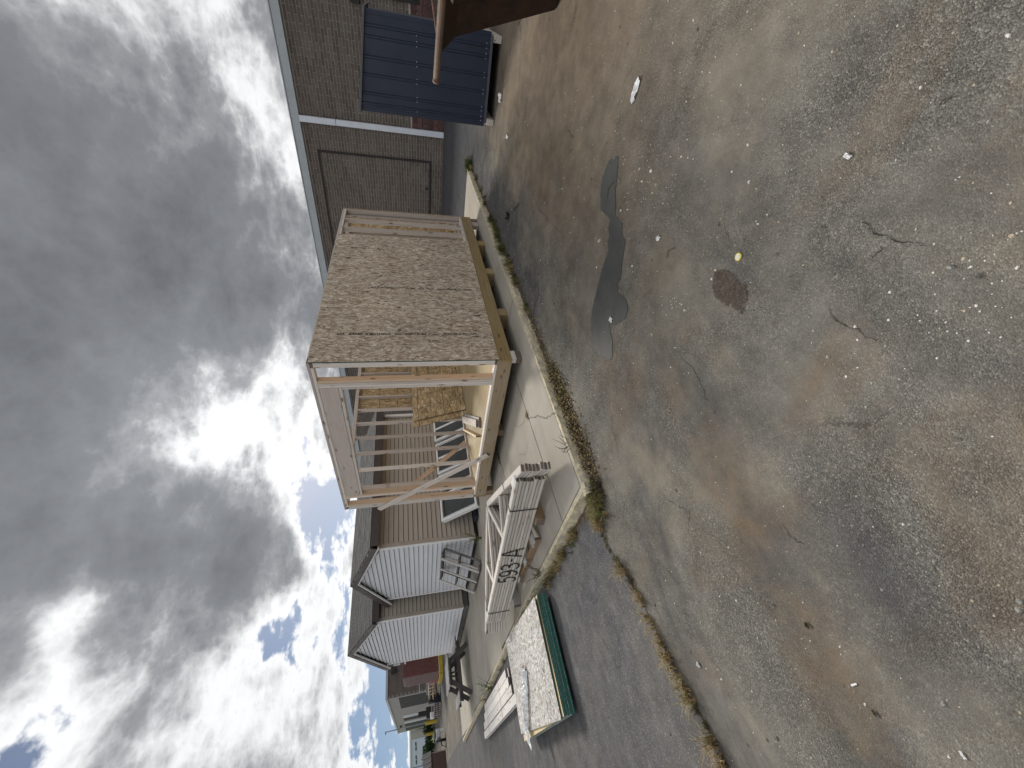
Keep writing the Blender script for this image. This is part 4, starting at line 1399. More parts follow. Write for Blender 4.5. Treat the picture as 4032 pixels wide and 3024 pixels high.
# ================================================================== sheet stack by the slab
def sheet_stack():
    rng = random.Random(9)
    z = .045
    for y in (1.95, 2.9, 3.95):
        tag(box('timber_bearer', (-3.72, -2.56), (y, y + .089), (.006, .0435), 'block_brown', None, .004), {1.95: 'nearest bearer under the green-edged sheet stack', 2.9: 'middle bearer under the green-edged sheet stack', 3.95: 'farthest bearer under the green-edged sheet stack'}[y], 'bearer', 'bearers under the sheet stack')
    n = 9
    for k in range(n):
        dx, dy = rng.uniform(-.006, .006), rng.uniform(-.004, .004)
        th = .0142
        mats = ['osb_weathered', 'green_layers']
        lab = 'lowest' if k == 0 else ORD[n - k + 1]
        if k == n - 1:
            mats = ['cream_edge', 'green_layers']
        me = cbox_mesh(1.22, 2.44, th, mats, .001, sidemat=True)
        l = ('lowest green-edged sheet in the stack beside the slab' if k == 0 else '%s sheet from the top of the green-edged stack' % ORD[n - k])
        if k == n - 1:
            l = 'pale sheet just under the top one of the green-edged stack'
        tag(mk('strand_board_sheet', me, None, T(-3.14 + dx, 2.97 + dy, z + th / 2)), l, 'board', 'sheets stacked beside the slab')
        z += th + .0006
    # top sheet, turned and lifted a little
    me = cbox_mesh(1.22, 2.44, .013, ['osb_weathered', 'green_edge'], .001, sidemat=True)
    M = T(-3.105, 3.0, z + .021) @ Matrix.Rotation(R(-2.6), 4, 'Z') @ Matrix.Rotation(R(-.75), 4, 'Y')
    tag(mk('strand_board_sheet', me, None, M), 'grey weathered strand-board sheet on top of the stack', 'board', 'sheets stacked beside the slab')
    return z + .028
ztop = sheet_stack()
# crumpled clear film on the stack
def film():
    rng = random.Random(3)
    nx, ny = 26, 7
    vs, fs = [], []
    for i in range(nx + 1):
        f = i / nx
        x = -3.06 - .70 * f
        y = 3.02 + .62 * f
        wv = .075 + .035 * math.sin(f * 7) + (.10 * max(0, f - .8) * 5)
        for j in range(ny + 1):
            g = j / ny - .5
            lift = .05 * math.cos(g * math.pi) * (1 - .6 * max(0, f - .75) * 4) + rng.uniform(0, .022)
            vs.append((x + g * 2 * wv * .66 + rng.uniform(-.012, .012), y + g * 2 * wv * .75 + rng.uniform(-.012, .012), ztop + .006 + max(0.0, lift) + .010 * f))
    for i in range(nx):
        for j in range(ny):
            a = i * (ny + 1) + j
            fs.append((a, a + ny + 1, a + ny + 2, a + 1))
    o = mk('plastic_wrap', mesh('wrap', vs, fs), 'clear_film')
    tag(o, 'crumpled clear plastic wrap lying on the sheet stack', 'plastic wrap')
film()
# lumber beside the slab
def lumber_stack():
    G = 'pale boards stacked beside the slab'
    dat = [(-2.72, 5.30, 9.0, 'nearest the slab'), (-2.865, 5.15, 9.25, 'second from the slab'), (-3.01, 4.95, 9.6, 'third from the slab'), (-3.17, 4.35, 9.75, 'farthest from the slab, longest toward the sheet stack')]
    for lay in (0, 1):
        for i, (x, y0, y1, w_) in enumerate(dat):
            if lay == 0 and i == 0:
                pass
            z = .030 + .042 * lay + .02
            j = random.uniform(-.05, .05)
            plank(('upper' if lay else 'lower') + ' pale board of the long stack, ' + w_, (x, y0 + (0 if lay else .12 * i - .1), z), (x - .02, y1 + j, z), .138, .04, 'white_board', G, 'end_dark', 'lumber_board')
    for y in (5.6, 8.9):
        tag(box('timber_bearer', (-3.26, -2.62), (y, y + .07), (.005, .029), 'block_brown', None, .003), ('nearer' if y < 7 else 'farther') + ' bearer under the long pale boards', 'bearer', 'bearers under the pale boards')
    for y in (6.35, 8.6):
        tag(box('red_strap', (-3.26, -2.63), (y, y + .02), (.1125, .1145), 'red_plastic', None, .0005), ('nearer' if y < 7 else 'farther') + ' thin red strap across the long pale boards', 'strap', 'red straps on the boards')
lumber_stack()
blk('short dark offcut between the sheet stack and slab', (-2.56, -2.44), (4.45, 4.8), (.006, .09), 'end_dark')

# ================================================================== windows leaning on the tan wall
def lean_window(label, x0, x1, yb, yt, zt, split, extra=0.0):
    zb = ZS + .03
    d = Vector((0, yt - yb, zt - zb))
    L = d.length
    ez = d.normalized()
    ex = Vector((1, 0, 0))
    ey = ez.cross(ex)
    c = Vector(((x0 + x1) / 2, yb, zb))
    M = Matrix(((ex.x, ey.x, ez.x, c.x), (ex.y, ey.y, ez.y, c.y), (ex.z, ey.z, ez.z, c.z), (0, 0, 0, 1)))
    root = mk('window_unit', None, None, M)
    root.empty_display_size = .2
    tag(root, label, 'window', 'windows leaning on the tan wall')
    w = (x1 - x0) / 2
    def part(name, xa, xb, za, zb_, ya, yb_, mat, par=root):
        me = cbox_mesh(xb - xa, yb_ - ya, zb_ - za, [mat], .004)
        return mk(name, me, None, M @ T((xa + xb) / 2, (ya + yb_) / 2, (za + zb_) / 2), par)
    D = .09 + extra
    part('side_jamb', -w, -w + .055, 0, L, -D / 2, D / 2, 'vinyl_white')
    part('side_jamb', w - .055, w, 0, L, -D / 2, D / 2, 'vinyl_white')
    part('head', -w + .056, w - .056, L - .055, L - .001, -D / 2, D / 2, 'vinyl_white')
    part('sill', -w + .056, w - .056, .001, .055, -D / 2, D / 2, 'vinyl_white')
    part('glass_pane', -w + .05, w - .05, .05, L - .05, -.008, .004, 'window_glass')
    if split:
        part('mullion', -.03, .03, .056, L - .056, -D / 2 + .012, D / 2 - .012, 'vinyl_white')
    for sg in (-1, 1):
        part('sash_bead', sg * (w - .08) - .012, sg * (w - .08) + .012, .056, L - .056, -D / 2 + .015, -.01, 'pale_metal')
    return root
lean_window('white-framed window leaning at the shed corner, clear of the framed shed', .72, 1.45, 5.35, 5.98, .97, False, .05)
lean_window('white-framed window leaning second from the gable corner', 1.60, 2.05, 5.42, 5.98, .97, False)
lean_window('white double window leaning on the tan wall in the middle', 2.10, 3.12, 5.42, 5.98, .99, True)
lean_window('white double window leaning near the far end of the tan wall', 3.22, 4.12, 5.42, 5.98, 1.0, True)
tag(box('dark_scrap', (.62, .98), (5.70, 5.98), (ZS, ZS + .10), 'navy_tarp', None, .02), 'dark scrap heap behind the leaning window by the corner', 'scrap')

# ================================================================== pallet frame leaning on the gable
def pallet_frame():
    y0, y1 = 6.32, 8.12
    b0, b1 = Vector((-.30, 0, ZS + .01)), Vector((.17, 0, 1.02))
    d = b1 - b0
    L = d.length
    ez = d.normalized()
    ex = Vector((0, 1, 0))
    ey = ez.cross(ex)
    M = Matrix(((ex.x, ey.x, ez.x, b0.x), (ex.y, ey.y, ez.y, y0), (ex.z, ey.z, ez.z, b0.z), (0, 0, 0, 1)))
    root = mk('leaning_pallet', None, None, M)
    tag(root, 'weathered wooden pallet frame leaning against the white gable', 'pallet')
    def part(name, xa, xb, ya, yb_, za, zb_, mat):
        sx, sy, sz = xb - xa, yb_ - ya, zb_ - za
        # grain along the longest side
        if sz > sx:
            me = cbox_mesh(sz, sy, sx, [mat], .004)
            Q = Matrix(((0, 0, -1, 0), (0, 1, 0, 0), (1, 0, 0, 0), (0, 0, 0, 1)))
        else:
            me = cbox_mesh(sx, sy, sz, [mat], .004)
            Q = Matrix.Identity(4)
        mk(name, me, None, M @ T((xa + xb) / 2, (ya + yb_) / 2, (za + zb_) / 2) @ Q, root)
    s = (y1 - y0) / 1.8
    sg = -1 if ey.x > 0 else 1
    def yy(a, b):
        return (a, b) if ey.x < 0 else (-b, -a)
    for i, (xa, xb) in enumerate(((.22, .34), (.88, .97), (1.62, 1.72))):
        part('front_board', xa, xb, *yy(.075, .10), 0.0, L, ('old_grey', 'old_grey', 'old_grey')[i])
    for i, (xa, xb) in enumerate(((.02, .12), (.48, .58), (1.40, 1.52))):
        part('back_board', xa, xb, *yy(-.10, -.075), .02, L - .03, ('old_dark', 'old_grey', 'old_dark')[i])
    for i, (za, zb_) in enumerate(((.0, .045), (L * .52, L * .52 + .04), (L - .06, L - .015))):
        part('crosspiece', .02, 1.72, *yy(-.074, .074), za, zb_, 'old_dark')
pallet_frame()

# ================================================================== picnic table
def picnic():
    t = thing('picnic_table', 'dark weathered picnic table in front of the larger white gable', 'table', (-1.36, 12.2, ZS))
    cx_ = -1.36
    zt = .80
    for k in range(5):
        x = cx_ - .33 + k * .165
        board('top_plank', (x, 11.25, zt - .02), (x, 13.15, zt - .02), .155, .04, (0, 0, 1), 'old_grey', t, end='old_dark')
    for x in (cx_ - .70, cx_ + .70):
        for j in (-.07, .075):
            board('bench_plank', (x + j, 11.28, .505), (x + j, 13.12, .505), .135, .04, (0, 0, 1), 'old_grey', t, end='old_dark')
    for y in (11.62, 12.72):
        for sg in (-1, 1):
            board('leg', (cx_ + sg * .66, y, ZS + .012), (cx_ + sg * .24, y, zt - .045), .04, .13, (sg * .7, 0, .5), 'old_dark', t)
        board('cross_beam', (cx_ - .80, y + .043, .44), (cx_ + .80, y + .043, .44), .04, .13, (0, 0, 1), 'old_dark', t)
        board('top_cleat', (cx_ - .36, y + .043, zt - .085), (cx_ + .36, y + .043, zt - .085), .04, .085, (0, 0, 1), 'old_dark', t)
        yy = 1 if y < 12 else -1
        board('strut', (cx_, y + .08 * yy, .44), (cx_, y + .42 * yy, zt - .06), .035, .07, (0, -.6 * yy, .6), 'old_dark', t)
picnic()

# ================================================================== blue metal lean-to on skids
def blue_shed():
    b = thing('metal_lean_to', 'small dark blue ribbed-metal lean-to on timber skids', 'shed', (4.6, -2.5, 0))
    y0, y1 = -3.16, -1.86
    X0, X1 = 4.62, 5.75
    zb, zl, zr = .17, 2.34, 2.17          # top slopes down to the right
    # ribbed sheet as a folded profile along y
    prof = []
    rib = [-3.00, -2.86, -2.60, -2.36, -2.10, -1.95]
    y = y0
    pts = [(y0, 0)]
    for r in rib:
        pts += [(r - .022, 0), (r - .011, .019), (r + .011, .019), (r + .022, 0)]
    pts.append((y1, 0))
    vs, fs = [], []
    for yy, d in pts:
        zt = zr + (zl - zr) * (yy - y0) / (y1 - y0)
        vs += [(X0 - d, yy, zb), (X0 - d, yy, zt)]
    for i in range(len(pts) - 1):
        fs.append((2 * i, 2 * i + 1, 2 * i + 3, 2 * i + 2))
    sh = mk('ribbed_sheet', mesh('ribbed', vs, fs), 'blue_metal', None, b)
    for yy in (y0, y1):
        zt = zr + (zl - zr) * (yy - y0) / (y1 - y0)
        box('corner_trim', (X0 - .006, X0 + .06), (yy - .03, yy + .03) if yy == y0 else (yy - .03, yy + .03), (zb, zt), 'blue_metal', b)
    vs = [(X0 + .004, y0, zb), (X0 + .004, y1, zb), (X0 + .004, y1, zl - .02), (X0 + .004, y0, zr - .02), (X1, y0, zb), (X1, y1, zb), (X1, y1, zl - .02), (X1, y0, zr - .02)]
    mk('body', mesh('body', vs, [(0, 3, 2, 1), (4, 5, 6, 7), (0, 1, 5, 4), (1, 2, 6, 5), (2, 3, 7, 6), (3, 0, 4, 7)]), 'blue_metal', None, b)
    board('roof_sheet', ((X0 + X1) / 2, y0 - .06, zr + .004), ((X0 + X1) / 2, y1 + .05, zl + .022), X1 - X0 + .12, .03, (0, 0, 1), 'blue_trim', b)
    box('base_trim', (X0 - .03, X0 + .01), (y0 + .03, y1 - .03), (zb - .035, zb + .004), 'blue_trim', b)
    for y in (y0 + .05, y1 - .06):
        board('skid', (X0 - .10, y, .067), (X1 + .1, y, .067), .10, .126, (0, 0, 1), 'stud_grey', b, end='stud_white')
    SC = cbox_mesh(.006, .011, .011, ['screw_head'], .002)
    for z in (1.39, .235):
        for r in rib:
            for dy in (-.032, .032):
                if z == 1.39 and r in (-3.0, -1.95) and dy < 0:
                    continue
                mk('screw', SC, None, T(X0 - .004, r + dy, z), b)
blue_shed()

# ================================================================== rusty skip at the right edge
def skip():
    k = thing('rusty_skip', 'rusty brown steel skip with a pipe rail at the right edge', 'skip', (1.2, -4.0, 0))
    top = [(1.20, -3.11), (2.72, -3.51), (1.42, -5.07), (0.05, -4.39)]
    bot = [(1.61, -3.60), (2.28, -3.74), (1.35, -4.86), (0.64, -4.71)]
    Z1 = 1.25
    ct = (sum(p[0] for p in top) / 4, sum(p[1] for p in top) / 4)
    def inset(p, f):
        return (p[0] + (ct[0] - p[0]) * f, p[1] + (ct[1] - p[1]) * f)
    mid = [(t[0] * .85 + b_[0] * .15 + 0.0, t[1] * .85 + b_[1] * .15) for t, b_ in zip(top, bot)]
    vs = [(*p, Z1) for p in top] + [(*p, 1.10) for p in [((t[0] * .72 + b_[0] * .28), (t[1] * .72 + b_[1] * .28)) for t, b_ in zip(top, bot)]] + [(*p, .012) for p in bot]
    n = 4
    fs = []
    for r in (0, 1):
        for i in range(4):
            j = (i + 1) % 4
            fs.append((r * n + i, r * n + j, (r + 1) * n + j, (r + 1) * n + i))
    fs.append((8, 9, 10, 11))
    me = mesh('shell', vs, fs)
    bm = bmesh.new(); bm.from_mesh(me)
    bmesh.ops.recalc_face_normals(bm, faces=bm.faces)
    r_ = bmesh.ops.solidify(bm, geom=bm.faces[:] , thickness=.012)
    bm.to_mesh(me); bm.free()
    mk('shell', me, 'rust_body', None, k)
    tube('pipe_rail', [(1.06, -2.91, 1.30), (.55, -3.49, 1.30), (.0, -4.12, 1.30), (-.5, -4.7, 1.30)], .033, 'rust_pipe', k, 12)
    for a, b_ in ((0, 1), (1, 2)):
        p, q = top[a], top[b_]
        board('rim_bar', (p[0], p[1], Z1 + .012), (q[0], q[1], Z1 + .012), .03, .022, (0, 0, 1), 'rust_inner', k)
    tube('pipe_end_ring', [(1.055, -2.905, 1.30), (1.07, -2.888, 1.30)], .039, 'rust_pipe', k, 12)
    for f in (.35, .75):
        pa = Vector((*top[0], Z1)).lerp(Vector((*top[3], Z1)), f)
        pb = Vector((*bot[0], .02)).lerp(Vector((*bot[3], .02)), f)
        board('side_rib', pa + Vector((-.03, .03, -.05)), pb + Vector((-.03, .03, 0)), .05, .05, (-.7, .7, .3), 'rust_body', k)
skip()

# ================================================================== far yard
def far_yard():
    f = thing('far_hall', 'grey block hall with loading bays in the far yard at left', 'building', (4, 48, 0))
    box('wall', (4.0, 40), (48.0, 75.5), (-.05, 4.82), 'cmu', f, 0)
    box('roof_edge', (3.9, 40.1), (47.9, 75.6), (4.80, 5.02), 'roof_fascia', f, .01)
    # block courses on the near face
    parts = []
    rng = random.Random(2)
    for r in range(24):
        for k in range(30):
            x = 4.02 + k * .40 + (r % 2) * .2
            v, g = gbox((x, x + .385), (47.975 + rng.uniform(-.003, .003), 48.01), (r * .2 + .01, r * .2 + .19))
            parts.append((v, g, rng.randrange(5)))
    joined('block_courses', parts, ['brick_1', 'brick_3', 'brick_4', 'brick_1', 'brick_3'], f, None, 'stuff')
    box('dock_canopy', (3.97, 4.002), (48.02, 75.45), (0.0, 4.79), 'cmu_light', f, 0)
    for i, (a, b_, z0, z1, m_) in enumerate(((48.6, 54.8, .2, 3.77, 'bay_dark'), (60.2, 62.2, .9, 3.76, 'door_white'), (62.3, 64.5, .9, 3.76, 'bay_dark'), (65.6, 67.2, .9, 3.78, 'door_white'), (67.3, 69.7, .9, 3.78, 'bay_dark'), (71.6, 74.2, .9, 3.78, 'bay_dark'))):
        box('loading_bay' if m_ == 'bay_dark' else 'dock_door', (3.93, 3.966), (a, b_), (z0, z1), m_, f, .004)
    box('vent_hood', (6.0, 6.5), (47.55, 47.97), (4.0, 4.5), 'black_plastic', f, .03)
    box('wall_lamp', (3.75, 3.92), (68.1, 68.8), (4.15, 4.45), 'black_plastic', f, .03)
    # landing with hand rail
    lr = thing('loading_landing', 'grey landing with pale pipe hand rail by the far hall', 'landing', (4.4, 47, 0))
    box('platform', (3.6, 5.6), (46.6, 47.95), (0, 1.05), 'cmu', lr, .02)
    tube('hand_rail', [(3.8, 46.7, 1.1), (3.8, 46.7, 1.7), (4.45, 46.7, 1.7), (4.45, 46.7, 2.75), (4.9, 46.7, 2.75), (4.9, 46.7, 1.1)], .04, 'pale_metal', lr)
    # red box container
    c = thing('steel_container', 'dull red steel container on yellow skids beyond the white gable', 'container', (3.5, 32, 0))
    box('body', (2.33, 6.0), (31.1, 34.2), (.32, 2.80), 'container_red', c, .02)
    box('side_panel', (2.30, 2.328), (31.14, 34.16), (.34, 2.78), 'container_dull', c, .005)
    for k in range(9):
        box('side_rib', (2.28, 2.302), (31.3 + k * .32, 31.38 + k * .32), (.4, 2.7), 'container_dull', c, .004)
    for k in range(10):
        box('end_rib', (2.5 + k * .34, 2.6 + k * .34), (31.07, 31.098), (.5, 2.7), 'container_red', c, .004)
    box('yellow_skid', (2.2, 6.1), (30.85, 31.06), (.0, .30), 'yellow_paint', c, .03)
    box('yellow_skid', (2.1, 2.27), (31.07, 34.4), (.0, .30), 'yellow_paint', c, .03)
    box('lock_box', (3.1, 3.3), (31.0, 31.066), (2.55, 2.68), 'pale_metal', c, .01)
    # clutter
    p = thing('pallet_pile', 'untidy pile of pale pallets near the red container', 'pallets', (2.6, 38.6, 0))
    for k in range(9):
        a = random.uniform(-.2, .2)
        board('pallet_board', (2.1 + a, 38.3, .1 + k * .105), (3.0 + a, 38.7, .12 + k * .105), .5, .05, (0, 0, 1), ('old_grey', 'fresh_pine', 'old_dark', 'block_brown')[k % 4], p)
    for k in range(4):
        board('post', (2.15 + k * .22, 38.2, .45), (2.12 + k * .22, 38.2, .95), .06, .06, (0, 1, 0), 'fresh_pine', p)
    t = thing('tarped_stack', 'navy-tarped stack of goods between pallets and wire cage', 'goods', (1.9, 39, 0))
    box('crate', (1.62, 2.25), (38.7, 39.6), (0.02, .55), 'navy_tarp', t, .04)
    box('crate', (1.70, 2.22), (38.75, 39.5), (.56, 1.02), 'black_plastic', t, .05)
    cg = thing('wire_cage', 'pale wire cage trolley holding scrap in the far yard', 'cage', (1.15, 39, 0))
    for k in range(7):
        tube('bar', [(.75 + k * .13, 38.5, .12), (.75 + k * .13, 38.5, .82)], .014, 'galv', cg, 6)
    for z in (.14, .36, .58, .80):
        tube('rail', [(.72, 38.5, z), (1.58, 38.5, z)], .016, 'galv', cg, 6)
    box('load', (.80, 1.5), (38.6, 39.3), (.12, .6), 'rust_inner', cg, .06)
    box('white_bin', (.66, 1.05), (38.56, 39.3), (.61, .9), 'paper_white', cg, .02)
    e = thing('black_chute', 'black tapering chute standing behind the wire cage', 'chute', (1.35, 41, 0))
    prism('hopper', [(1.0, 41), (1.75, 41), (1.75, 41.8), (1.0, 41.8)], 0, 1.2, 'black_plastic', e)
    prism('spout', [(1.2, 41.1), (1.55, 41.1), (1.55, 41.5), (1.2, 41.5)], 1.2, 1.85, 'black_plastic', e)
    r = thing('red_machine', 'small red and white machine beside the yellow skids', 'machine', (2.9, 36, 0))
    box('body', (2.55, 3.05), (35.6, 36.2), (.15, .95), 'red_plastic', r, .06)
    box('cover', (2.6, 2.8), (35.5, 35.58), (.3, .75), 'paper_white', r, .03)
    tube('handle', [(2.5, 35.6, .5), (2.3, 35.4, 1.0), (2.5, 35.3, 1.15)], .03, 'galv', r)
    # bollards and lamp pole
    for i, (x, y, l) in enumerate(((2.05, 54.0, 'yellow bollard nearest the lamp pole'), (1.72, 50.4, 'nearest yellow bollard before the loading bays'), (1.55, 58.5, 'farthest yellow bollard along the loading bays'))):
        b_ = thing('bollard', l, 'bollard', (x, y, 0), 'yellow bollards by the loading bays')
        tube('post', [(x, y, 0), (x, y, 1.18)], .15, 'yellow_paint', b_, 12)
        tube('cap', [(x, y, 1.182), (x, y, 1.22), (x, y, 1.25)], [.15, .11, .03], 'yellow_paint', b_, 12)
    lp = thing('lamp_pole', 'thin grey lamp pole rising above the far hall', 'lamp pole', (2.2, 54, 0))
    tube('pole', [(2.2, 54.4, 0), (2.15, 54.4, 5.3)], [.09, .045], 'pole_grey', lp)
    box('lamp_head', (1.95, 2.2), (54.3, 54.5), (5.3, 5.42), 'pole_grey', lp, .02)
    # brown lidded bin at the lower edge
    bn = thing('lidded_bin', 'dark brown lidded waste bin at the far left edge', 'waste bin', (-2.4, 36, 0))
    prism('body', [(-1.66, 35.5), (-3.9, 35.5), (-3.9, 37.0), (-1.5, 37.0)], .0, 1.02, 'bin_brown', bn)
    vs = [(-1.5, 35.42, 1.03), (-3.95, 35.42, 1.03), (-3.95, 37.0, 1.6), (-1.5, 37.0, 1.6), (-1.5, 35.42, 1.0), (-3.95, 35.42, 1.0), (-3.95, 37.0, 1.0), (-1.5, 37.0, 1.0)]
    mk('lid', mesh('lid', vs, [(0, 3, 2, 1), (4, 5, 6, 7), (0, 1, 5, 4), (1, 2, 6, 5), (2, 3, 7, 6), (3, 0, 4, 7)]), 'black_plastic', None, bn)
    for k in range(8):
        x = -1.75 - k * .27
        board('lid_rib', (x, 35.44, 1.055), (x, 36.98, 1.612), .05, .03, (0, -.3, 1), 'bin_brown', bn)
    # small trailer
    tr = thing('utility_trailer', 'small dark utility trailer with one big wheel in the far yard', 'trailer', (-1, 34, 0))
    box('bed', (-1.05, -.52), (33.9, 35.4), (.38, .66), 'galv', tr, .03)
    box('load', (-.98, -.60), (34.0, 35.2), (.665, .80), 'old_dark', tr, .05)
    tube('tyre', [(-1.12, 33.98, .36), (-1.26, 33.98, .36)], .36, 'black_plastic', tr, 20)
    tube('rim', [(-1.262, 33.98, .36), (-1.275, 33.98, .36)], .17, 'galv', tr, 14)
    tube('tow_bar', [(-1.0, 33.9, .42), (-1.5, 33.6, .30), (-1.6, 33.55, .02)], .04, 'black_plastic', tr)
    box('axle_light', (-.70, -.55), (33.86, 33.896), (.10, .36), 'pale_metal', tr, .01)
    # white distant hall
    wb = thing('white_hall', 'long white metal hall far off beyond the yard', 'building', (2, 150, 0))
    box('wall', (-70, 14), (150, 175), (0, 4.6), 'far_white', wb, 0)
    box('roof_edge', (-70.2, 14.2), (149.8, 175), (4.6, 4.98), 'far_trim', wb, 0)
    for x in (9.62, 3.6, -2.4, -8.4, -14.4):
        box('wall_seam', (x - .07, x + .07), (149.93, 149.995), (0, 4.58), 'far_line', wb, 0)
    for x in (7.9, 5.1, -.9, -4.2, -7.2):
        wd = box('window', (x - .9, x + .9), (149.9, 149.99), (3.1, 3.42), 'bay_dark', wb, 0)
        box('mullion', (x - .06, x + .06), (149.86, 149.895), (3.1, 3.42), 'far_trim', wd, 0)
    gw = thing('grey_annex', 'small grey annex with dark doors between the far hall and white hall', 'building', (9, 110, 0))
    box('wall', (6.9, 16), (110, 120), (0, 3.9), 'cmu_light', gw, 0)
    box('door', (7.4, 8.1), (109.9, 109.995), (0, 2.6), 'bay_dark', gw, 0)
    box('door', (8.5, 9.2), (109.9, 109.995), (0, 2.6), 'bay_dark', gw, 0)
    for i, (x0, l, m_) in enumerate(((4.2, 'white parked car seen before the distant white hall', 'paper_white'), (1.2, 'grey parked car seen left of the white one', 'pale_metal'))):
        ca = thing('parked_car', l, 'car', (x0, 128, 0), 'cars parked before the white hall')
        box('body', (x0, x0 + 1.8), (126, 130.3), (.35, .95), m_, ca, .12)
        box('cabin', (x0 + .1, x0 + 1.7), (127.2, 129.8), (.952, 1.5), 'window_glass', ca, .2)
        for yy in (126.9, 129.4):
            for xx in (x0 + .02, x0 + 1.58):
                tube('wheel', [(xx, yy, .33), (xx + .2, yy, .33)], .33, 'black_plastic', ca, 12)
far_yard()

# ================================================================== plants
def blades(rng, cx_, cy_, z, n, h, spread, lean, w=.005):
    vs, fs = [], []
    for _ in range(n):
        an = rng.uniform(0, 2 * math.pi)
        r = abs(rng.gauss(0, spread))
        x, y = cx_ + r * math.cos(an), cy_ + r * math.sin(an)
        hh = h * rng.uniform(.35, 1.1)
        la = rng.uniform(0, 2 * math.pi)
        ld = hh * lean * rng.uniform(.2, 1.3)
        wv = Vector((-math.sin(la), math.cos(la), 0)) * w * rng.uniform(.6, 1.3)
        b = Vector((x, y, z))
        m = b + Vector((math.cos(la) * ld * .4, math.sin(la) * ld * .4, hh * .65))
        t = b + Vector((math.cos(la) * ld, math.sin(la) * ld, hh * rng.uniform(.75, 1.0)))
        k = len(vs)
        vs += [b - wv, b + wv, m + wv * .7, m - wv * .7, t]
        fs += [(k, k + 1, k + 2, k + 3), (k + 3, k + 2, k + 4)]
    return vs, fs
def grass():
    rng = random.Random(31)
    # green fringe on the strand-board side of the slab
    parts = []
    x = -2.2
    for x0, x1, dens, h, mix_ in ((-1.45, -.95, 60, .05, (2, 2, 2, 0)), (-.95, 0.4, 16, .06, (1, 2, 3, 0)), (.4, 1.6, 75, .12, (1, 3, 0, 3, 2)), (1.6, 3.2, 100, .17, (1, 1, 0, 0, 3)), (3.2, 4.4, 75, .12, (1, 0, 2, 2, 3)), (4.4, 6.9, 50, .10, (1, 0, 2, 3)), (-2.0, -1.45, 50, .05, (3, 2, 2, 3))):
        n = int((x1 - x0) * dens / 3)
        hubs = [(rng.uniform(x0, x1), rng.uniform(.4, 1.3)) for _ in range(max(2, int((x1 - x0) * 3.2)))]
        for _ in range(n):
            hx, hs = rng.choice(hubs)
            xx = hx + rng.gauss(0, .07 * hs)
            yy = -.475 - abs(rng.gauss(0, .055 * hs))
            h = min(h, .2)
            v, f = blades(rng, xx, yy, .006, rng.randint(8, 16), h * rng.uniform(.5, 1.2), .028, .8, .0042)
            parts.append((v, f, rng.choice(mix_)))
    for _ in range(10):
        v, f = blades(rng, 6.9 + rng.uniform(-.1, .15), -.42 + rng.uniform(-.15, .15), .0, 40, .22, .07, .6)
        parts.append((v, f, rng.choice((0, 1))))
    joined('edge_grass', parts, ['leaf_olive', 'leaf_green', 'moss_brown', 'leaf_dry'], None, None, 'stuff')
    o = bpy.data.objects['edge_grass']; o['label'] = 'green grass and weeds fringing the slab edge below the shed'; o['category'] = 'grass'
    # corner tuft and dry line in the asphalt joint
    parts = []
    for cx_, cy_, n, h, m_, sp in ((-2.46, -.40, 60, .10, 0, .085), (-2.40, -.50, 40, .06, 2, .07), (-2.54, -.28, 24, .08, 0, .06), (-2.60, -.30, 26, .09, 3, .05), (-2.42, -.44, 26, .09, 3, .09)):
        for _ in range(n):
            v, f = blades(rng, cx_ + rng.gauss(0, sp), cy_ + rng.gauss(0, sp * .8), .004, 16, h * rng.uniform(.5, 1.2), .02, .9, .0035)
            parts.append((v, f, m_))
    line = [(-2.60, -.24), (-2.88, -.30), (-3.24, -.48), (-3.7, -.56), (-4.05, -.66), (-4.3, -.72), (-7.5, -.765)]
    marks = [(.10, .30, 2, .03), (.36, .46, 2, .04), (.46, .60, 3, .12), (.60, .72, 2, .05), (.72, .84, 3, .09), (.90, 1.5, 3, .10), (1.5, 1.62, 2, .04), (1.62, 2.0, 3, .12), (2.3, 2.6, 3, .10), (2.9, 3.3, 2, .05), (3.6, 4.3, 3, .09)]
    def at(s):
        for a, b in zip(line, line[1:]):
            l = math.dist(a, b)
            if s <= l:
                return a[0] + (b[0] - a[0]) * s / l, a[1] + (b[1] - a[1]) * s / l
            s -= l
        return line[-1]
    for a, b, m_, h in marks:
        for _ in range(int((b - a) * 130)):
            px_, py_ = at(rng.uniform(a, b))
            v, f = blades(rng, px_ + rng.gauss(0, .016), py_ + rng.gauss(0, .016), .005, 7, h * rng.uniform(.5, 1.1), .012, 1.3, .0026)
            parts.append((v, f, m_ if rng.random() < .85 else 0))
    joined('joint_grass', parts, ['leaf_olive', 'leaf_green', 'moss_brown', 'leaf_dry'], None, None, 'stuff')
    o = bpy.data.objects['joint_grass']; o['label'] = 'dry straw-coloured grass growing along the joint in the asphalt'; o['category'] = 'grass'
    # left edge of the slab and slab joints
    parts = []
    for _ in range(170):
        yy = rng.choice((rng.uniform(.3, .6), rng.uniform(.75, 1.0), rng.uniform(1.1, 1.75), rng.uniform(1.1, 1.75), rng.uniform(5.2, 9)))
        v, f = blades(rng, -2.42 + rng.gauss(0, .035), yy, .006, 9, .08 * rng.uniform(.5, 1.3), .02, 1.0, .0035)
        parts.append((v, f, rng.choice((2, 3, 3, 0))))
    for _ in range(46):
        x = rng.uniform(-.05, .75)
        v, f = blades(rng, x, 2.47 + .225 * x + rng.gauss(0, .012), ZS - .005, 8, .07 * rng.uniform(.4, 1.2), .015, 1.0, .003)
        parts.append((v, f, rng.choice((0, 1, 2))))
    for _ in range(16):
        v, f = blades(rng, -.66 + rng.gauss(0, .03), .47 + rng.gauss(0, .02), ZS - .004, 7, .045, .015, 1.2, .0025)
        parts.append((v, f, 3))
    joined('slab_grass', parts, ['leaf_olive', 'leaf_green', 'moss_brown', 'leaf_dry'], None, None, 'stuff')
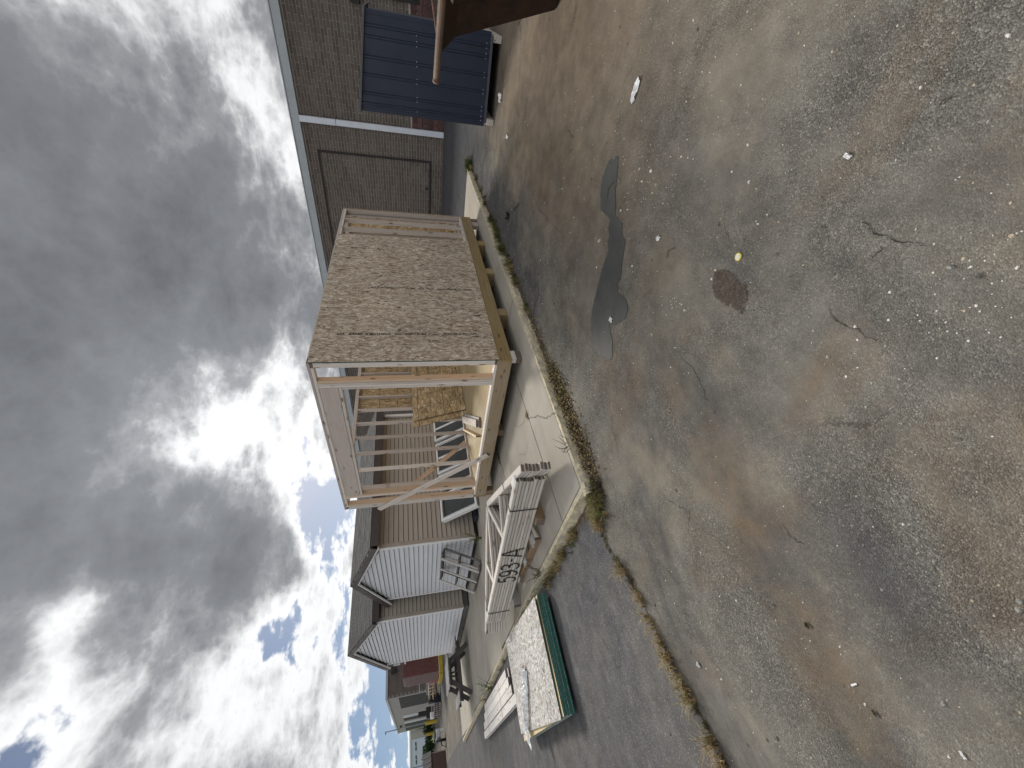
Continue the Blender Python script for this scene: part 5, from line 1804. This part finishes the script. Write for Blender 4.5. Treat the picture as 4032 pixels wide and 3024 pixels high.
    o = bpy.data.objects['slab_grass']; o['label'] = 'sparse dry grass in the slab joints and along its left edge'; o['category'] = 'grass'
    # low brown mat by the slab corner
    parts = []
    for _ in range(3200):
        s = rng.random()
        xx = rng.gauss(-1.15, .22) if rng.random() < .55 else rng.choice((rng.gauss(-1.7, .12), rng.gauss(-2.05, .15), rng.uniform(-2.4, .3)))
        yy = -.46 - abs(rng.gauss(0, .10))
        an = rng.uniform(0, 6.28)
        sz = rng.uniform(.006, .016)
        z = rng.uniform(.012, .075) * max(.25, 1 - (-.46 - yy) / .22)
        c, s_ = math.cos(an) * sz, math.sin(an) * sz
        tl = rng.uniform(-.01, .01)
        parts.append(([(xx - c, yy - s_, z), (xx + s_ * .6, yy - c * .6, z + tl), (xx + c, yy + s_, z + tl), (xx - s_ * .6, yy + c * .6, z - tl)], [(0, 1, 2, 3)], rng.choice((0, 2, 2, 3) if xx > -1.35 else (2, 3, 2))))
    joined('ground_weed', parts, ['leaf_olive', 'leaf_green', 'moss_brown', 'leaf_dry'], None, None, 'stuff')
    o = bpy.data.objects['ground_weed']; o['label'] = 'low brown creeping weed matted against the slab near its corner'; o['category'] = 'weed'
grass()
def weed(label, x, y, z, h, n, mat, seed, spread=.6, leaf=.02, lean=(0, 0)):
    rng = random.Random(seed)
    p = thing('weed_plant', label, 'plant', (x, y, z))
    stems, leaves = [], []
    for k in range(n):
        an = rng.uniform(0, 6.28)
        hh = h * rng.uniform(.55, 1.05)
        tip = Vector((x + lean[0] + math.cos(an) * spread * hh * rng.uniform(.2, .8), y + lean[1] + math.sin(an) * spread * hh * rng.uniform(.2, .8), z + hh))
        base = Vector((x + rng.gauss(0, .02), y + rng.gauss(0, .02), z))
        pts = [base, base.lerp(tip, .5) + Vector((rng.gauss(0, .02), rng.gauss(0, .02), .04 * h)), tip]
        v, f = tube_geo(pts, [.004, .003, .0015], 5)
        stems.append((v, f, 0))
        for q in range(int(hh * 70)):
            s = rng.uniform(.12, 1)
            c = (pts[0].lerp(pts[1], s * 2) if s < .5 else pts[1].lerp(pts[2], s * 2 - 1))
            dr = Vector((rng.gauss(0, 1), rng.gauss(0, 1), rng.gauss(.3, .6))).normalized()
            sd = dr.cross(Vector((0, 0, 1)))
            sd = sd.normalized() if sd.length > .01 else Vector((1, 0, 0))
            l = leaf * rng.uniform(.5, 1.4)
            c = c + dr * l * .3
            leaves.append(([c, c + dr * l * .5 + sd * l * .2, c + dr * l, c + dr * l * .5 - sd * l * .2], [(0, 1, 2, 3)], 0))
    joined('stem', stems, [mat], p)
    if leaves:
        joined('leaves', leaves, [mat], p)
weed('feathery olive weed growing at the corner of the white gable', .10, 5.78, ZS, .50, 16, 'leaf_olive', 1, .7, .03)
weed('low olive weed beside the truss bundle, nearest the framed shed', -1.62, .42, ZS, .12, 7, 'leaf_olive', 2, 1.2, .02)
weed('green weed on the slab edge beyond the pale boards', -2.56, 7.6, .06, .34, 12, 'leaf_green', 3, 1.2, .03)
weed('thin green weed on the slab edge farther than the bushy one', -2.60, 8.9, .06, .28, 7, 'leaf_olive', 4, 1.3, .02)
weed('dry brown weed between the sheet stack and the truss bundle', -2.32, 1.65, .05, .22, 12, 'moss_brown', 5, 1.2, .025)
weed('bare twiggy weed sprawling over the slab edge near its corner', -1.82, -.40, .06, .15, 8, 'moss_brown', 6, 2.0, .006)
weed('green tuft under the open front of the framed shed', .55, 2.62, ZS, .10, 8, 'leaf_olive', 7, 1.2, .02)
def bush(label, x, y, r, h, seed, mat):
    rng = random.Random(seed)
    b = thing('bush', label, 'bush', (x, y, 0), 'bushes in the far yard')
    v, f = tube_geo([(x, y, 0), (x, y, h * .5)], [.08, .04], 6)
    joined('trunk', [(v, f, 0)], ['block_brown'], b)
    leaves = []
    for _ in range(900):
        d = Vector((rng.gauss(0, 1), rng.gauss(0, 1), rng.gauss(0, 1))).normalized() * (rng.random() ** .45)
        k = 1 + .25 * math.sin(5 * d.x + seed) * math.cos(4 * d.y)
        c = Vector((x + d.x * r * k, y + d.y * r * k, h * .55 + d.z * h * .45 * k))
        a = Vector((rng.gauss(0, 1), rng.gauss(0, 1), rng.gauss(0, 1))).normalized() * rng.uniform(.06, .16)
        e = Vector((rng.gauss(0, 1), rng.gauss(0, 1), rng.gauss(0, 1))).normalized() * rng.uniform(.06, .14)
        leaves.append(([c - a, c + e, c + a, c - e], [(0, 1, 2, 3)], 0))
    joined('crown', leaves, [mat], b)
bush('dark round bush beside the yellow bollards', 2.3, 62, 1.1, 1.4, 1, 'leaf_dark')
bush('dark bush behind the small trailer', .9, 66, 1.2, 1.3, 2, 'leaf_dark')
bush('green bush on the lawn before the white hall', 1.5, 92, 1.6, 1.7, 3, 'leaf_green')

# ================================================================== stones and litter
def pebble(rng, c, r, flat=.6):
    vs = []
    n = 6
    off = rng.uniform(0, 6.28)
    el = rng.uniform(.55, 1.0)
    ra = rng.uniform(0, 6.28)
    def pt(a, rr, z):
        x, y = math.cos(a) * rr, math.sin(a) * rr * el
        return (c[0] + x * math.cos(ra) - y * math.sin(ra), c[1] + x * math.sin(ra) + y * math.cos(ra), c[2] + z)
    for k in range(n):
        vs.append(pt(off + k * 6.2832 / n + rng.uniform(-.2, .2), r * rng.uniform(.75, 1.1), 0))
    for k in range(n):
        vs.append(pt(off + k * 6.2832 / n + rng.uniform(-.2, .2), r * rng.uniform(.45, .75), r * flat * rng.uniform(.7, 1.1)))
    fs = [tuple(range(n))[::-1], tuple(range(n, 2 * n))]
    for k in range(n):
        j = (k + 1) % n
        fs.append((k, j, j + n, k + n))
    return vs, fs
def gravel():
    rng = random.Random(77)
    parts = []
    for _ in range(3400):
        u_ = rng.random()
        if u_ < .75:
            x, y = rng.uniform(-4.6, .5), rng.uniform(-4.2, -.75)
        else:
            x, y = rng.uniform(-.5, 5.5), rng.uniform(-3.2, -.75)
        r = min(.011, .0022 * math.exp(abs(rng.gauss(0, .55))))
        v, f = pebble(rng, (x, y, -.0006), r)
        parts.append((v, f, rng.choice((0, 0, 1, 1, 2, 2, 2))))
    for cx_, cy_, n, sp in ((-1.30, -2.80, 60, .18), (-3.36, -3.28, 45, .10), (-2.2, -2.38, 22, .06), (-1.2, -2.5, 40, .12), (-3.42, -3.1, 25, .07), (-1.5, -2.85, 40, .15)):
        for _ in range(n):
            v, f = pebble(rng, (cx_ + rng.gauss(0, sp), cy_ + rng.gauss(0, sp), -.0004), rng.uniform(.0015, .006))
            parts.append((v, f, rng.choice((0, 0, 1, 2))))
    for _ in range(500):
        v, f = pebble(rng, (rng.uniform(-5, -2.5), rng.uniform(-.4, 2.2), .0036), min(.006, .0018 * math.exp(abs(rng.gauss(0, .4)))))
        parts.append((v, f, rng.choice((0, 2, 2))))
    for _ in range(700):
        v, f = pebble(rng, (rng.uniform(-2.6, 6.5), -.60 - abs(rng.gauss(0, .12)), -.0004), rng.uniform(.0015, .006))
        parts.append((v, f, rng.choice((0, 1, 1, 2, 2))))
    o = joined('gravel', parts, ['stone_white', 'stone_tan', 'stone_grey'], None, None, 'stuff')
    o['label'] = 'pale gravel and grit scattered over the asphalt'; o['category'] = 'gravel'
gravel()
def stones():
    rng = random.Random(8)
    G = 'larger stone chips on the asphalt'
    dat = [(-1.38, -2.90, .022, 0), (-1.31, -2.81, .018, 0), (-1.50, -2.85, .02, 1), (-1.50, -2.80, .022, 1), (-.96, -2.20, .035, 1), (-2.38, -2.70, .017, 1), (-2.29, -3.13, .015, 0),
           (-2.14, -3.13, .012, 0), (-2.31, -2.39, .018, 1), (-2.10, -2.29, .016, 2), (-2.39, -2.16, .012, 0), (-1.15, -2.54, .017, 0), (-1.59, -2.30, .016, 0), (-3.27, -3.20, .020, 2),
           (-3.40, -3.27, .011, 0), (-3.33, -3.33, .014, 1), (-2.94, -3.73, .012, 0), (-2.80, -3.59, .010, 0), (-3.39, -3.12, .009, 1), (-3.46, -3.06, .008, 0), (-3.17, -2.90, .011, 0),
           (-3.30, -2.91, .012, 2), (-2.56, -3.42, .010, 1), (-2.16, -3.26, .013, 0), (-3.05, -2.79, .010, 1), (-3.28, -3.235, .013, 1), (-2.26, -2.40, .010, 0), (-2.33, -2.42, .011, 1)]
    for x, y, r, m_ in dat:
        v, f = pebble(rng, (0, 0, 0), r * .68, .6)
        o = mk('stone_chip', mesh('chip', v, f), ('stone_white', 'stone_tan', 'stone_grey')[m_], T(x, y, -.0005))
        tag(o, 'loose stone chip lying on the old asphalt of the yard', 'stone', G)
    def litter(name, label, cat, x, y, mat, sx, sy, h, seed):
        r2 = random.Random(seed)
        vs, fs = [], []
        n = 6
        for i in range(n + 1):
            for j in range(n + 1):
                vs.append((x + (i / n - .5) * sx + r2.uniform(-.1, .1) * sx, y + (j / n - .5) * sy + r2.uniform(-.1, .1) * sy, .004 + h * r2.random() * (1 - abs(i / n - .5))))
        for i in range(n):
            for j in range(n):
                a = i * (n + 1) + j
                fs.append((a, a + n + 1, a + n + 2, a + 1))
        tag(mk(name, mesh(name, vs, fs), mat), label, cat)
    litter('paper_scrap', 'white crumpled paper scrap with a torn edge near the skip', 'paper', -.81, -3.27, 'paper_white', .06, .14, .03, 1)
    litter('paper_scrap', 'white scrap lying before the blue lean-to', 'paper', 4.05, -2.39, 'paper_white', .10, .12, .07, 2)
    litter('paper_scrap', 'small white scrap between slab and blue lean-to', 'paper', 3.21, -2.01, 'paper_white', .12, .05, .03, 3)
    litter('paper_scrap', 'small red and white scrap right of the tar patch', 'paper', -1.77, -2.60, 'paper_white', .035, .03, .015, 4)
    litter('paper_scrap', 'pinkish scrap on the edge of the tar patch', 'paper', -1.59, -1.81, 'stone_white', .05, .035, .02, 5)
    litter('feather', 'small white feather lying on the dark asphalt', 'feather', -2.71, -3.36, 'paper_white', .032, .016, .012, 6)
    litter('paper_scrap', 'white oval scrap near the lower left of the yard', 'paper', -4.34, -2.11, 'paper_white', .020, .008, .006, 7)
    litter('paper_scrap', 'thin white splash-like scrap on the asphalt', 'paper', -4.12, -1.88, 'paper_white', .007, .028, .004, 8)
    litter('dry_leaf', 'curled brown leaf on the asphalt in the rust-coloured patch', 'leaf', -3.90, -1.84, 'moss_brown', .026, .016, .014, 9)
    litter('dry_leaf', 'dark leaf on the asphalt left of the rust-coloured patch', 'leaf', -4.21, -1.89, 'moss_brown', .020, .011, .010, 10)
    litter('dark_clod', 'dark clod lying on the asphalt beside the slab end', 'clod', 2.38, -1.06, 'black_plastic', .12, .10, .06, 11)
    litter('foil_scrap', 'small dark and white scrap beside the straw-coloured grass', 'scrap', -3.85, -.88, 'pale_metal', .03, .02, .015, 12)
    # lemon slice: rind ring and pulp
    ls = thing('lemon_slice', 'round yellow lemon-like slice lying on the asphalt', 'fruit slice', (-2.48, -2.83, .002))
    v, f = tube_geo([(-2.48, -2.83, .002), (-2.48, -2.83, .008)], .020, 18)
    joined('rind', [(v, f, 0)], ['lemon'], ls)
    v, f = tube_geo([(-2.48, -2.83, .0085), (-2.48, -2.83, .0092)], .0145, 18)
    joined('pulp', [(v, f, 0)], ['stone_white'], ls)
    for x, y, a, l, lab in ((-.90, -2.67, .9, .14, 'thin bent twig on the narrow end of the tar patch'), (-1.97, -2.63, .75, .09, 'thin dark twig right of the tar patch'), (-2.92, -3.58, .3, .03, 'tiny stick on the near asphalt')):
        v, f = tube_geo([(x, y, .006), (x + math.cos(a) * l * .6, y + math.sin(a) * l * .6, .010), (x + math.cos(a + .5) * l, y + math.sin(a + .5) * l, .006)], .0022, 6)
        tag(joined('twig', [(v, f, 0)], ['moss_brown']), lab, 'twig')
stones()
